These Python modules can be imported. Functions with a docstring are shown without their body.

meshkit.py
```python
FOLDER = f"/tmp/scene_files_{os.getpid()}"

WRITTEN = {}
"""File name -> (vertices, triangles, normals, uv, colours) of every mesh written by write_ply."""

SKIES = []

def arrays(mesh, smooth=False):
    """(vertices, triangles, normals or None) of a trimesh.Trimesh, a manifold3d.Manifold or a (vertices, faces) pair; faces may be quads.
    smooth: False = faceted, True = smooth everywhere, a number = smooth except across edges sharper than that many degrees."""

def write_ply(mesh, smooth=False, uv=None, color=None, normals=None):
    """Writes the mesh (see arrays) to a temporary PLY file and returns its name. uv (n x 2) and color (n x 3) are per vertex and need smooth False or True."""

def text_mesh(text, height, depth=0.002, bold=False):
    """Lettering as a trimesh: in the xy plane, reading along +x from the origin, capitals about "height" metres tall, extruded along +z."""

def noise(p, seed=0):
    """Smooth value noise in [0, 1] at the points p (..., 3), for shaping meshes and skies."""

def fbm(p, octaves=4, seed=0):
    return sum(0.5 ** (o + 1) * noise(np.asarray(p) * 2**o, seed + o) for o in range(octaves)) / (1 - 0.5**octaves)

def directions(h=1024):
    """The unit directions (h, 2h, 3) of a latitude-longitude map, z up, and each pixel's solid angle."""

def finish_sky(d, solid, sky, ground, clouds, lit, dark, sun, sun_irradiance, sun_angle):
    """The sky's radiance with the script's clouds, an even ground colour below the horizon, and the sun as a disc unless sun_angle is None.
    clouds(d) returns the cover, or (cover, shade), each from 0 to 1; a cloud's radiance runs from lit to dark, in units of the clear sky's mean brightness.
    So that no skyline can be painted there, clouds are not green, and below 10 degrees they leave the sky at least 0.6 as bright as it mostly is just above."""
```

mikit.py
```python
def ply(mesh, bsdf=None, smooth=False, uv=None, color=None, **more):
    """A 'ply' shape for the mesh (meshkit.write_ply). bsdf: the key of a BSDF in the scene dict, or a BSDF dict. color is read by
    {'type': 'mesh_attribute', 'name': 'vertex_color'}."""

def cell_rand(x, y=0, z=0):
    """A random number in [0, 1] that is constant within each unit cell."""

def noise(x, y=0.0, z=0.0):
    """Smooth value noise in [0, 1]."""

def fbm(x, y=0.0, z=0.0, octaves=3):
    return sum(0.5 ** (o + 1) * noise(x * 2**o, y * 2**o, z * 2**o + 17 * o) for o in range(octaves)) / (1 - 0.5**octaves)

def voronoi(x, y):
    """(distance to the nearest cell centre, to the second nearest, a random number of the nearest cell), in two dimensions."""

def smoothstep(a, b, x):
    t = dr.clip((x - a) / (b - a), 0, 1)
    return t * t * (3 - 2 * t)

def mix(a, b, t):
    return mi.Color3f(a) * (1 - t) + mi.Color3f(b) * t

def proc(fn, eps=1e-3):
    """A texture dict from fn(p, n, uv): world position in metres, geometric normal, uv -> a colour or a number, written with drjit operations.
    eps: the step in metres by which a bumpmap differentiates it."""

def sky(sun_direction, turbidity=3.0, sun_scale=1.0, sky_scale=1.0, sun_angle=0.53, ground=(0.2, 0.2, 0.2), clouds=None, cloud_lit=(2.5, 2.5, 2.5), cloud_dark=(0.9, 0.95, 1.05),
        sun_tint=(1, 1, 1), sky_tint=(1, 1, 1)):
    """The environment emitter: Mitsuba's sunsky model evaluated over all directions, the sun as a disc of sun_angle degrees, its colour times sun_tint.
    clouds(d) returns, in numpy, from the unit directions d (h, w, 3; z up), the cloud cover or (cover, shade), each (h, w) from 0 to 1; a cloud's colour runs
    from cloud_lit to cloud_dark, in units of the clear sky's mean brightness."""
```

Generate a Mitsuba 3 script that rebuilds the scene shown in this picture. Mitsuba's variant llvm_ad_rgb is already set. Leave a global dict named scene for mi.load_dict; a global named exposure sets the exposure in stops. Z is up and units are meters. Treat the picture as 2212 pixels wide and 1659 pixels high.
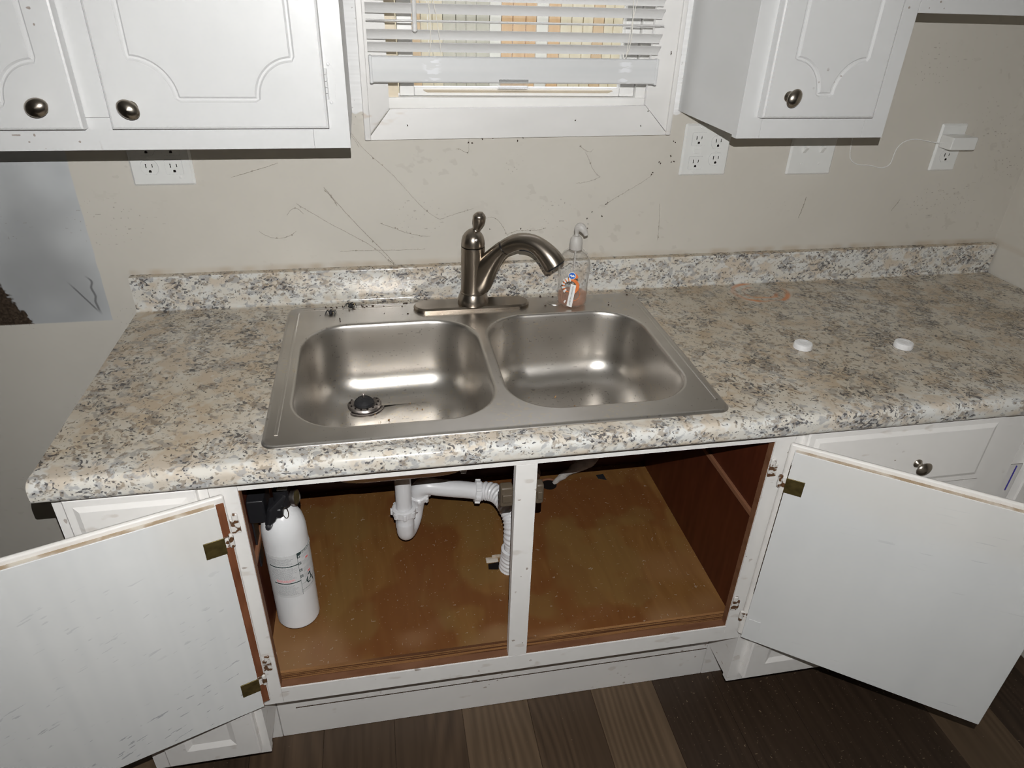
import math, random
import numpy as np, trimesh, mitsuba as mi, drjit as dr
import manifold3d as m3
import shapely.geometry as sg
from shapely.ops import unary_union
import mikit, meshkit
from mikit import noise, fbm, voronoi, cell_rand, smoothstep, mix

T = mi.ScalarTransform4f
scene, labels = {}, {}
rng = np.random.default_rng(7)
random.seed(7)

# ------------------------------------------------------------------ camera, sky, flash, exposure
exposure = 0.0
CAM = np.array([-0.2027, -1.5879, 1.5990])
FWD = np.array([0.17422349, 0.84322744, -0.50854071])
UPV = np.array([0.06875908, 0.50476088, 0.8605165])
scene['camera'] = {'type': 'perspective', 'fov': 2 * math.degrees(math.atan(1106 / 1497.16)), 'fov_axis': 'x', 'near_clip': 0.02, 'far_clip': 200.0,
                   'to_world': T().look_at(origin=CAM.tolist(), target=(CAM + FWD).tolist(), up=UPV.tolist())}
scene['sky'] = mikit.sky([0.55, 0.35, 0.75], turbidity=5.0, sun_scale=0.0, sky_scale=13.0, ground=(0.25, 0.24, 0.2),
                         clouds=lambda d: (np.ones(d.shape[:2]) * 0.9, 0.35 + 0.3 * meshkit.fbm(d * 3.0, 3)), cloud_lit=(1.35, 1.35, 1.35), cloud_dark=(1.0, 1.0, 1.05))
FLASH = np.array([-0.1945, -1.5935, 1.6842])   # the camera's own flash, 8 cm above the lens
scene['flash'] = {'type': 'spot', 'intensity': {'type': 'rgb', 'value': [6.75, 6.72, 6.62]}, 'cutoff_angle': 76.0, 'beam_width': 33.0,
                  'to_world': T().look_at(origin=FLASH.tolist(), target=(FLASH + FWD + 0.02 * UPV).tolist(), up=UPV.tolist())}

# ------------------------------------------------------------------ helpers
def cat(ms):
    return trimesh.util.concatenate([m if isinstance(m, trimesh.Trimesh) else tm(m) for m in ms])

def tm(man):
    m = man.to_mesh()
    return trimesh.Trimesh(np.array(m.vert_properties[:, :3]), np.array(m.tri_verts), process=False)

def man(mesh):
    mesh = mesh.copy(); mesh.merge_vertices()
    return m3.Manifold(m3.Mesh(vert_properties=np.asarray(mesh.vertices, np.float32), tri_verts=np.asarray(mesh.faces, np.uint32)))

SPH = {0: None}
def rbox(x0, x1, y0, y1, z0, z1, r=0.002, seg=8):
    """box with rounded edges"""
    r = min(r, (x1 - x0) / 2.01, (y1 - y0) / 2.01, (z1 - z0) / 2.01)
    c = [(x, y, z) for x in (x0 + r, x1 - r) for y in (y0 + r, y1 - r) for z in (z0 + r, z1 - r)]
    if seg not in SPH:
        SPH[seg] = tm(m3.Manifold.sphere(1.0, seg)).vertices
    pts = np.vstack([SPH[seg] * r + p for p in c])
    return tm(m3.Manifold.hull_points(pts.astype(np.float32)))

def bx(x0, x1, y0, y1, z0, z1):
    m = trimesh.creation.box((x1 - x0, y1 - y0, z1 - z0)); m.apply_translation(((x0 + x1) / 2, (y0 + y1) / 2, (z0 + z1) / 2)); return m

def hull(pts):
    return tm(m3.Manifold.hull_points(np.asarray(pts, np.float32)))

def xf(mesh, M):
    m = mesh.copy(); m.apply_transform(M); return m

def mv(mesh, d):
    m = mesh.copy(); m.apply_translation(d); return m

def frame_mat(o, x, y, z):
    M = np.eye(4); M[:3, 0], M[:3, 1], M[:3, 2], M[:3, 3] = x, y, z, o; return M

def rot(axis, deg, point=(0, 0, 0)):
    return trimesh.transformations.rotation_matrix(math.radians(deg), axis, point)

def lathe(profile, seg=40, cap=True):
    """profile [(r,z)...] around z"""
    p = np.array(profile, float); a = np.arange(seg) * 2 * np.pi / seg
    v = np.stack([p[:, 0][:, None] * np.cos(a), p[:, 0][:, None] * np.sin(a), np.repeat(p[:, 1][:, None], seg, 1)], -1).reshape(-1, 3)
    f = []
    for i in range(len(p) - 1):
        for j in range(seg):
            k = (j + 1) % seg
            f += [[i * seg + j, i * seg + k, (i + 1) * seg + k], [i * seg + j, (i + 1) * seg + k, (i + 1) * seg + j]]
    m = trimesh.Trimesh(v, f, process=False)
    m.merge_vertices(); m.update_faces(m.nondegenerate_faces())
    if m.volume < 0: m.invert()
    return m

def sweep(path, rad, sides=16, cap=True, up=None):
    """tube along path; rad: scalar, (n,) or (n,2) = (in-plane, out-of-plane)"""
    p = np.asarray(path, float); n = len(p)
    rad = np.broadcast_to(np.asarray(rad, float), (n,)) if np.ndim(rad) < 2 else np.asarray(rad, float)
    if rad.ndim == 1: rad = np.stack([rad, rad], 1)
    t = np.gradient(p, axis=0); t /= np.linalg.norm(t, axis=1, keepdims=True) + 1e-12
    u = np.array([0, 0, 1.0]) if up is None else np.asarray(up, float)
    if up is None and abs(t[0] @ u) > 0.9: u = np.array([0, 1.0, 0])
    rings = []; prev = None
    for i in range(n):
        w = u if prev is None else prev
        e = w - t[i] * (w @ t[i]); e /= np.linalg.norm(e) + 1e-12
        if prev is None or up is None: prev = e
        b = np.cross(t[i], e); a = np.arange(sides) * 2 * np.pi / sides
        rings.append(p[i] + rad[i, 0] * np.cos(a)[:, None] * e + rad[i, 1] * np.sin(a)[:, None] * b)
    v = np.vstack(rings); f = []
    for i in range(n - 1):
        for j in range(sides):
            k = (j + 1) % sides
            f += [[i * sides + j, i * sides + k, (i + 1) * sides + k], [i * sides + j, (i + 1) * sides + k, (i + 1) * sides + j]]
    if cap:
        v = np.vstack([v, p[0], p[-1]]); c0, c1 = len(v) - 2, len(v) - 1
        for j in range(sides):
            k = (j + 1) % sides
            f += [[c0, k, j], [c1, (n - 1) * sides + j, (n - 1) * sides + k]]
    m = trimesh.Trimesh(v, f, process=False)
    if cap and m.volume < 0: m.invert()
    return m

def spline(pts, n=40):
    from scipy.interpolate import CubicSpline
    p = np.asarray(pts, float); d = np.r_[0, np.cumsum(np.linalg.norm(np.diff(p[:, :3], axis=0), axis=1))]
    return CubicSpline(d, p)(np.linspace(0, d[-1], n))

def extr(poly, h, z0=0.0):
    ps = getattr(poly, 'geoms', [poly])
    m = cat([trimesh.creation.extrude_polygon(g, h, engine='earcut') for g in ps if g.area > 1e-10]); m.apply_translation((0, 0, z0)); return m

def extr_x(poly_yz, x0, x1):
    """extrude a polygon given in (y,z) along x"""
    m = extr(poly_yz, x1 - x0)
    return xf(m, frame_mat((x0, 0, 0), (0, 1, 0), (0, 0, 1), (1, 0, 0)))

def extr_y(poly_xz, y0, y1):
    """extrude a polygon given in (x,z) along y (toward the room is -y)"""
    m = extr(poly_xz, y1 - y0)
    m = xf(m, frame_mat((0, y1, 0), (1, 0, 0), (0, 0, 1), (0, -1, 0)))
    return m

def arc(cx, cy, r, a0, a1, n=8):
    a = np.radians(np.linspace(a0, a1, n)); return [(cx + r * math.cos(t), cy + r * math.sin(t)) for t in a]

def rrect(x0, x1, y0, y1, r, n=8):
    return arc(x1 - r, y1 - r, r, 0, 90, n) + arc(x0 + r, y1 - r, r, 90, 180, n) + arc(x0 + r, y0 + r, r, 180, 270, n) + arc(x1 - r, y0 + r, r, 270, 360, n)

def num(key):
    if key not in scene and not any(k.startswith(key + '__') for k in scene) and key not in labels: return key
    i = 1
    while True:
        k = f'{key}_{i:03d}'
        if k not in scene and not any(q.startswith(k + '__') for q in scene) and k not in labels: return k
        i += 1

def obj(name, mesh, mat, parent=None, smooth=30, **more):
    key = num((parent + '__' if parent else '') + name)
    scene[key] = mikit.ply(mesh, mat, smooth=smooth, **more); return key

def put(name, ply, parent):
    key = num(parent + '__' + name); scene[key] = dict(ply); return key

def tag(key, label, category=None, group=None, kind=None):
    d = {'label': label}
    if category: d['category'] = category
    if group: d['group'] = group
    if kind: d['kind'] = kind
    labels[key] = d

def thing(name, label, category, group=None):
    key = num(name); tag(key, label, category, group); return key

def struct(name, mesh, mat, label, smooth=30):
    scene[name] = mikit.ply(mesh, mat, smooth=smooth); labels[name] = {'label': label, 'kind': 'structure'}; return name

# ------------------------------------------------------------------ materials
def P(name, color, rough=0.5, metal=0.0, spec=0.5, bump=None, bscale=0.001, eps=1e-3, **kw):
    d = {'type': 'principled', 'roughness': rough, 'metallic': metal, 'specular': spec, **kw}
    d['base_color'] = mikit.proc(color) if callable(color) else {'type': 'rgb', 'value': list(color)}
    if callable(rough): d['roughness'] = mikit.proc(rough)
    if bump is not None:
        d = {'type': 'bumpmap', 'arbitrary': mikit.proc(bump, eps=eps), 'scale': bscale, 'bsdf': d}
    scene[name] = {'type': 'twosided', 'bsdf': d}
    return name

def C3(r, g, b): return mi.Color3f(r, g, b)

def wall_fn(p, n, uv):
    f = fbm(p.x * 5, p.y * 5, p.z * 5, 3)
    base = mix((0.505, 0.478, 0.428), (0.55, 0.525, 0.475), f)
    # glossy white painted strips beside the window casing
    edge = 1.337 + 0.006 * (noise(p.x * 90) - 0.5) + 0.01 * (noise(p.x * 30 + 9) - 0.5)
    strip = smoothstep(edge - 0.001, edge + 0.002, p.z) * smoothstep(-0.33, -0.32, p.x) * (1 - smoothstep(0.497, 0.5, p.x)) * (1 - smoothstep(0.02, 0.03, dr.abs(p.y)))
    st = 0.5 + 0.5 * noise(p.x * 14, p.z * 330)
    base = mix(base, mix((0.60, 0.60, 0.595), (0.72, 0.72, 0.72), st), strip)
    # unpainted patch where the range stood: x < -0.816, z > 0.888
    e1 = -0.816 + 0.002 * (noise(p.z * 40) - 0.5)
    patch = (1 - smoothstep(e1 - 0.001, e1 + 0.001, p.x)) * smoothstep(0.886, 0.889, p.z) * (1 - smoothstep(0.03, 0.04, dr.abs(p.y)))
    pc = mix((0.42, 0.44, 0.455), (0.60, 0.615, 0.62), fbm(p.x * 9 + 3, p.z * 9, 1.0, 4))
    smoke = smoothstep(0.25, 0.0, dr.sqrt(dr.square((p.x + 0.93) * 1.3) + dr.square((p.z - 1.0) * 0.9)) + 0.10 * (noise(p.x * 14, p.z * 14) - 0.5))
    pc = mix(pc, (0.235, 0.24, 0.245), smoke * 0.75)
    pc = mix(pc, (0.66, 0.67, 0.66), smoothstep(0.60, 0.75, fbm(p.x * 30, p.z * 22, 5.0, 3)) * 0.5 * smoothstep(-0.96, -1.02, p.x))
    # burnt blotch
    be = -0.985 - 0.42 * (p.z - 0.895) + 0.022 * (fbm(p.x * 60, p.z * 60, 2.0, 3) - 0.5) + 0.012 * (noise(p.x * 200, p.z * 200) - 0.5)
    burn = (1 - smoothstep(be - 0.004, be + 0.004, p.x)) * (1 - smoothstep(1.05, 1.075, p.z))
    pc = mix(pc, mix((0.022, 0.014, 0.009), (0.06, 0.042, 0.028), noise(p.x * 300, p.z * 300)), burn)
    # grease squiggle in the patch corner
    gx = p.x + 0.838 + 0.010 * (noise(p.z * 60, 3.0) - 0.5) + 0.10 * (p.z - 0.95)
    gl = smoothstep(0.004, 0.0008, dr.abs(gx)) * smoothstep(0.90, 0.92, p.z) * (1 - smoothstep(0.985, 1.0, p.z))
    g2 = smoothstep(0.0035, 0.0008, dr.abs(p.x + 0.872 + 0.62 * (p.z - 0.962))) * smoothstep(0.90, 0.925, p.z) * (1 - smoothstep(0.96, 0.99, p.z))
    pc = mix(pc, (0.10, 0.10, 0.105), dr.maximum(gl, g2) * 0.75)
    base = mix(base, pc, patch)
    # grime: faint scuffs, scratches and caulk tint by the backsplash
    s1 = smoothstep(0.70, 0.80, fbm(p.x * 46 + p.z * 22, p.z * 60 - p.x * 10, 3.0, 3)) * 0.16
    caulk = smoothstep(1.012, 0.999, p.z) * smoothstep(0.985, 0.993, p.z) * smoothstep(-0.76, -0.75, p.x)
    base = mix(base, (0.30, 0.27, 0.23), s1 * (1 - patch) * (1 - strip) * smoothstep(0.45, 0.65, fbm(p.x * 3 + 5, p.z * 4, 1.0, 2)))
    base = mix(base, (0.36, 0.255, 0.14), caulk * 0.45 * noise(p.x * 40))
    sp = smoothstep(0.89, 0.92, noise(p.x * 210, p.y * 210, p.z * 210)) * smoothstep(0.70, 0.82, noise(p.x * 9, p.y * 9 + 4, p.z * 9))
    return mix(base, (0.16, 0.13, 0.10), sp * 0.40)
P('m_wall', wall_fn, 0.62, spec=0.3, bump=lambda p, n, uv: fbm(p.x * 160, p.y * 160, p.z * 160, 2), bscale=0.0004, eps=0.001)
P('m_room', (0.27, 0.255, 0.23), 0.8, spec=0.2)
P('m_ceiling', (0.62, 0.61, 0.58), 0.9, spec=0.1)

def cab_fn(p, n, uv):
    f = fbm(p.x * 7, p.y * 7, p.z * 7, 3)
    c = mix((0.525, 0.528, 0.526), (0.565, 0.567, 0.564), f)
    sp = smoothstep(0.885, 0.91, noise(p.x * 95, p.y * 95, p.z * 95)) * smoothstep(0.68, 0.76, noise(p.x * 9, p.y * 9, p.z * 9 + 3))
    return mix(c, (0.18, 0.13, 0.10), sp * 0.7)
P('m_cabinet', cab_fn, 0.38, spec=0.5, bump=lambda p, n, uv: fbm(p.x * 60, p.y * 60, p.z * 60, 2), bscale=0.0003, eps=0.002)
def cab_low_fn(p, n, uv):
    f = fbm(p.x * 6, p.y * 6, p.z * 6, 3)
    c = mix((0.68, 0.665, 0.645), (0.74, 0.728, 0.705), f)
    g = smoothstep(0.70, 0.80, fbm(p.x * 26, p.y * 26, p.z * 40, 3)) * 0.35
    c = mix(c, (0.42, 0.36, 0.30), g)
    sp = smoothstep(0.87, 0.90, noise(p.x * 95, p.y * 95, p.z * 95)) * smoothstep(0.60, 0.70, noise(p.x * 9, p.y * 9, p.z * 9 + 3))
    return mix(c, (0.20, 0.14, 0.10), sp * 0.7)
P('m_cabinet_low', cab_low_fn, 0.42, spec=0.45, bump=lambda p, n, uv: fbm(p.x * 60, p.y * 60, p.z * 60, 2), bscale=0.0003, eps=0.002)
def doorback_fn(p, n, uv):
    h = p.x * 0.8 + p.y * 0.6
    brush = fbm(h * 9, p.z * 9, 2.0, 3) * 0.5 + fbm(h * 70, p.z * 3, 4.0, 2) * 0.5
    c = mix((0.585, 0.595, 0.595), (0.665, 0.67, 0.66), brush)
    c = mix(c, (0.60, 0.55, 0.47), smoothstep(0.62, 0.85, fbm(h * 5, p.z * 5, 8.0, 2)) * 0.25)
    sc = smoothstep(0.74, 0.82, fbm(h * 48, p.z * 190 - h * 62, 1.0, 3)) * smoothstep(0.48, 0.62, noise(h * 5 + 3, p.z * 6)) * (0.35 + 0.65 * smoothstep(0.62, 0.42, p.z))
    c = mix(c, (0.24, 0.25, 0.27), sc * 0.6)
    return c
P('m_door_back', doorback_fn, 0.5, spec=0.35)
P('m_door_edge', lambda p, n, uv: mix((0.62, 0.60, 0.57), (0.70, 0.68, 0.65), fbm(p.x * 30, p.y * 30, p.z * 30, 2)), 0.45, spec=0.4)
P('m_bare_wood', lambda p, n, uv: mix((0.10, 0.032, 0.014), (0.22, 0.085, 0.04), fbm(p.x * 90, p.y * 90, p.z * 18, 3)), 0.5, spec=0.3)
P('m_tan_wear', lambda p, n, uv: mix((0.36, 0.27, 0.18), (0.58, 0.53, 0.46), smoothstep(0.35, 0.65, fbm(p.x * 40, p.y * 40, p.z * 90, 3))), 0.6, spec=0.2)

def lam_fn(p, n, uv):
    x, y, z = p.x, p.y, p.z
    j = 0.010 * (noise(x * 70, y * 70, z * 70) - 0.5); wx = x + j; wy = y - j; wz = z + j
    warm = fbm(wx * 24 + 4, wy * 24, wz * 24, 3)
    c = mix((0.575, 0.555, 0.505), (0.50, 0.425, 0.335), smoothstep(0.40, 0.66, warm) * 0.75)
    cool = fbm(wx * 42, wy * 42 + 9, wz * 42, 3)
    c = mix(c, (0.60, 0.605, 0.585), smoothstep(0.48, 0.66, cool) * 0.8)
    zone = fbm(x * 26, y * 26 + 3, z * 26, 2)
    g = fbm(wx * 95 + 2, wy * 95, wz * 95 + 4, 3)
    c = mix(c, (0.27, 0.275, 0.285), smoothstep(0.52, 0.66, g + 0.42 * (zone - 0.5)) * 0.62)
    b = fbm(wx * 150 + 12, wy * 150, wz * 150, 3)
    c = mix(c, (0.21, 0.165, 0.12), smoothstep(0.56, 0.68, b + 0.35 * (zone - 0.5)) * 0.62)
    k = fbm(wx * 230, wy * 230 + 31, wz * 230, 2)
    c = mix(c, (0.055, 0.055, 0.062), smoothstep(0.66, 0.76, k + 0.40 * (zone - 0.46)) * 0.85)
    # grime film that lies on the horizontal top, and a rusty tea-coloured wash beside the sink
    top = smoothstep(0.7, 0.95, n.z) * smoothstep(-0.655, -0.56, y)
    dirt = 0.30 + 0.45 * fbm(x * 7, y * 7, 2.0, 3)
    c = mix(c, c * C3(0.66, 0.575, 0.465), top * dirt * 1.35)
    # orange ring stain left by a can
    rr = dr.sqrt(dr.square((x - 0.752) / 0.070) + dr.square((y + 0.083) / 0.058)) + 0.10 * (noise(x * 60, y * 60) - 0.5)
    ring = smoothstep(0.16, 0.03, dr.abs(rr - 1.0)) + 0.6 * smoothstep(0.12, 0.02, dr.abs(rr - 0.62)) * smoothstep(0.3, 0.5, noise(x * 35 + 3, y * 35))
    ring = dr.clip(ring, 0, 1) * smoothstep(0.22, 0.55, noise(x * 26, y * 26 + 2))
    c = mix(c, (0.50, 0.155, 0.03), ring * top * 0.85)
    return c
P('m_laminate', lam_fn, 0.16, spec=0.5)

def steel_fn(p, n, uv):
    f = fbm(p.x * 12, p.y * 12, p.z * 12, 3)
    c = mix((0.50, 0.47, 0.435), (0.60, 0.575, 0.54), f)
    low = smoothstep(0.90, 0.80, p.z)
    sp = smoothstep(0.72, 0.80, noise(p.x * 210, p.y * 210, p.z * 210)) * smoothstep(0.50, 0.68, fbm(p.x * 9, p.y * 9, p.z * 9, 2) + 0.1 * low)
    c = mix(c, (0.62, 0.55, 0.43), sp * 0.5)
    d2 = smoothstep(0.84, 0.90, noise(p.x * 230 + 5, p.y * 230, p.z * 230))
    c = mix(c, (0.12, 0.10, 0.085), d2 * 0.35)
    return c
P('m_steel', steel_fn, lambda p, n, uv: 0.29 + 0.12 * fbm(p.x * 16, p.y * 16, p.z * 16, 3), metal=1.0, bump=lambda p, n, uv: noise(p.x * 40, p.y * 900, p.z * 900), bscale=0.00003, eps=0.0006)
P('m_nickel', lambda p, n, uv: mix((0.275, 0.235, 0.195), (0.36, 0.318, 0.27), fbm(p.x * 25, p.y * 25, p.z * 25, 2)), 0.27, metal=1.0)
P('m_knob', (0.40, 0.36, 0.31), 0.24, metal=1.0)
P('m_strainer', lambda p, n, uv: mix((0.26, 0.23, 0.22), (0.46, 0.43, 0.41), fbm(p.x * 130, p.y * 130, p.z * 130, 2)), 0.35, metal=1.0)
P('m_black', (0.012, 0.012, 0.014), 0.35, spec=0.5)
P('m_black_rubber', (0.016, 0.016, 0.018), 0.6, spec=0.3)
P('m_hole', (0.012, 0.010, 0.009), 0.9, spec=0.05)
P('m_plate', (0.66, 0.665, 0.65), 0.35, spec=0.45)
P('m_pvc', (0.66, 0.66, 0.67), 0.3, spec=0.5)
P('m_cap', lambda p, n, uv: mix((0.62, 0.62, 0.62), (0.72, 0.72, 0.72), fbm(p.x * 300, p.y * 300, p.z * 300, 2)), 0.4, spec=0.45)
P('m_extinguisher', (0.70, 0.705, 0.71), 0.22, spec=0.5)
P('m_brass', lambda p, n, uv: mix((0.07, 0.052, 0.018), (0.20, 0.15, 0.055), fbm(p.x * 110, p.y * 110, p.z * 110, 3)), 0.38, metal=0.7)
P('m_hinge_paint', lambda p, n, uv: mix((0.10, 0.05, 0.025), (0.62, 0.60, 0.57), smoothstep(0.40, 0.52, fbm(p.x * 120, p.y * 120, p.z * 120, 2))), 0.35, spec=0.5)
P('m_casing', lambda p, n, uv: mix(mix((0.60, 0.59, 0.575), (0.66, 0.65, 0.635), fbm(p.x * 9, p.y * 9, p.z * 25, 3)), (0.40, 0.28, 0.17),
    0.55 * smoothstep(0.60, 0.80, fbm(p.x * 22 + 3, p.y * 22, p.z * 60, 3)) * smoothstep(0.5, 0.75, noise(p.x * 7 + 2.2, p.z * 5)) * smoothstep(1.38, 1.34, p.z)), 0.4, spec=0.45)
P('m_vinyl', (0.72, 0.715, 0.70), 0.35, spec=0.45)
P('m_vinyl_cream', (0.66, 0.58, 0.45), 0.5, spec=0.3)
P('m_slat', lambda p, n, uv: mix((0.60, 0.595, 0.585), (0.66, 0.655, 0.645), fbm(p.x * 5, p.y * 60, p.z * 60, 2)), 0.45, spec=0.4)
P('m_rail', lambda p, n, uv: mix(mix((0.565, 0.575, 0.58), (0.61, 0.615, 0.615), fbm(p.x * 4, p.y * 90, p.z * 90, 2)), (0.70, 0.71, 0.73),
    smoothstep(0.50, 0.62, fbm(p.x * 60 + 20 * p.z, p.y * 40, p.z * 160, 2)) * (smoothstep(0.022, 0.008, dr.abs(p.x + 0.075)) + smoothstep(0.018, 0.006, dr.abs(p.x - 0.332)))), 0.45, spec=0.4)
P('m_cord', (0.72, 0.70, 0.64), 0.8, spec=0.2)
P('m_grime', (0.055, 0.04, 0.03), 0.8, spec=0.2)
P('m_web', (0.27, 0.24, 0.20), 0.9, spec=0.1)
P('m_crumb', (0.30, 0.19, 0.10), 0.8, spec=0.2)
P('m_bee_yellow', (0.62, 0.42, 0.05), 0.7, spec=0.2)
P('m_red', (0.72, 0.10, 0.10), 0.6, spec=0.3)
P('m_pink', (0.75, 0.42, 0.43), 0.6, spec=0.3)
P('m_ink', (0.03, 0.05, 0.05), 0.5, spec=0.3)
P('m_print', (0.43, 0.435, 0.44), 0.6, spec=0.3)
P('m_label', (0.60, 0.605, 0.605), 0.35, spec=0.45)
P('m_white_print', (0.78, 0.78, 0.77), 0.5, spec=0.3)
P('m_orange', (0.72, 0.20, 0.06), 0.5, spec=0.3)
P('m_blue', (0.03, 0.13, 0.55), 0.4, spec=0.4)
P('m_blue_line', (0.06, 0.05, 0.30), 0.5, spec=0.3)
P('m_wrap', lambda p, n, uv: mix((0.26, 0.24, 0.22), (0.50, 0.47, 0.44), fbm(p.x * 70, p.y * 70, p.z * 70, 3)), 0.7, spec=0.2)

def ply_fn(p, n, uv):
    w = fbm(p.x * 5 + 1, p.y * 2.2, 1.0, 3)
    grain = fbm(p.x * 70 + w * 10, p.y * 9, p.z * 50, 3)
    blotch = smoothstep(0.44, 0.55, fbm(p.x * 7 + 3, p.y * 6, 4.0, 3))
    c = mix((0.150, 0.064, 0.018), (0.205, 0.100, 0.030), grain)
    c = mix(c, (0.135, 0.042, 0.013), blotch * 0.6)
    c = mix(c, (0.185, 0.112, 0.036), smoothstep(0.50, 0.66, fbm(p.x * 9 + 7, p.y * 8, 9.0, 3)) * 0.45)
    wear = smoothstep(0.56, 0.72, fbm(p.x * 4, p.y * 5 + 8, 2.0, 3)) * smoothstep(-0.3, -0.58, p.y)
    c = mix(c, (0.27, 0.15, 0.075), wear * 0.55)
    sp = smoothstep(0.92, 0.95, noise(p.x * 230, p.y * 230, 3.0))
    return mix(c, (0.50, 0.42, 0.33), sp * 0.35)
P('m_plywood', ply_fn, 0.5, spec=0.35)
P('m_ply_edge', lambda p, n, uv: mix((0.10, 0.042, 0.018), (0.30, 0.15, 0.06), smoothstep(0.3, 0.7, noise(p.x * 6, p.y * 10, p.z * 420))), 0.7, spec=0.2)
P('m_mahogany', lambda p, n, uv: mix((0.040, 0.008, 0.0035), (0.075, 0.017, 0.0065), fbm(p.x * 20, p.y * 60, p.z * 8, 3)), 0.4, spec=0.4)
P('m_brown_frame', lambda p, n, uv: mix((0.11, 0.045, 0.022), (0.20, 0.10, 0.055), fbm(p.x * 20, p.y * 60, p.z * 60, 3)), 0.55, spec=0.3)
P('m_catch', (0.085, 0.066, 0.046), 0.45, spec=0.4)
P('m_cleat', (0.19, 0.085, 0.045), 0.6, spec=0.3)

def plank_mat(name, a, b, seed):
    def fn(p, n, uv):
        w = fbm(p.x * 8 + seed, p.y * 1.6 + seed * 3, seed, 3)
        g = fbm(p.x * 110 + w * 9, p.y * 5 + seed, seed, 3)
        rings = 0.5 + 0.5 * dr.sin((p.x * 46 + 9 * fbm(p.x * 6 + seed, p.y * 1.4, seed, 2)) * 6.28)
        c = mix(a, b, g * 0.65 + rings * 0.35 * smoothstep(0.4, 0.6, noise(p.x * 5 + seed, p.y * 2)))
        sp = smoothstep(0.92, 0.95, noise(p.x * 240, p.y * 240, seed))
        return mix(c, (0.30, 0.22, 0.14), sp * 0.5)
    return P(name, fn, 0.48, spec=0.35)
PLANKS = [plank_mat('m_plank_a', (0.036, 0.022, 0.013), (0.095, 0.060, 0.036), 1.3), plank_mat('m_plank_b', (0.060, 0.039, 0.023), (0.140, 0.093, 0.057), 4.7),
          plank_mat('m_plank_c', (0.022, 0.013, 0.008), (0.055, 0.034, 0.021), 8.1)]
P('m_subfloor', (0.03, 0.022, 0.018), 0.9)
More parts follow.
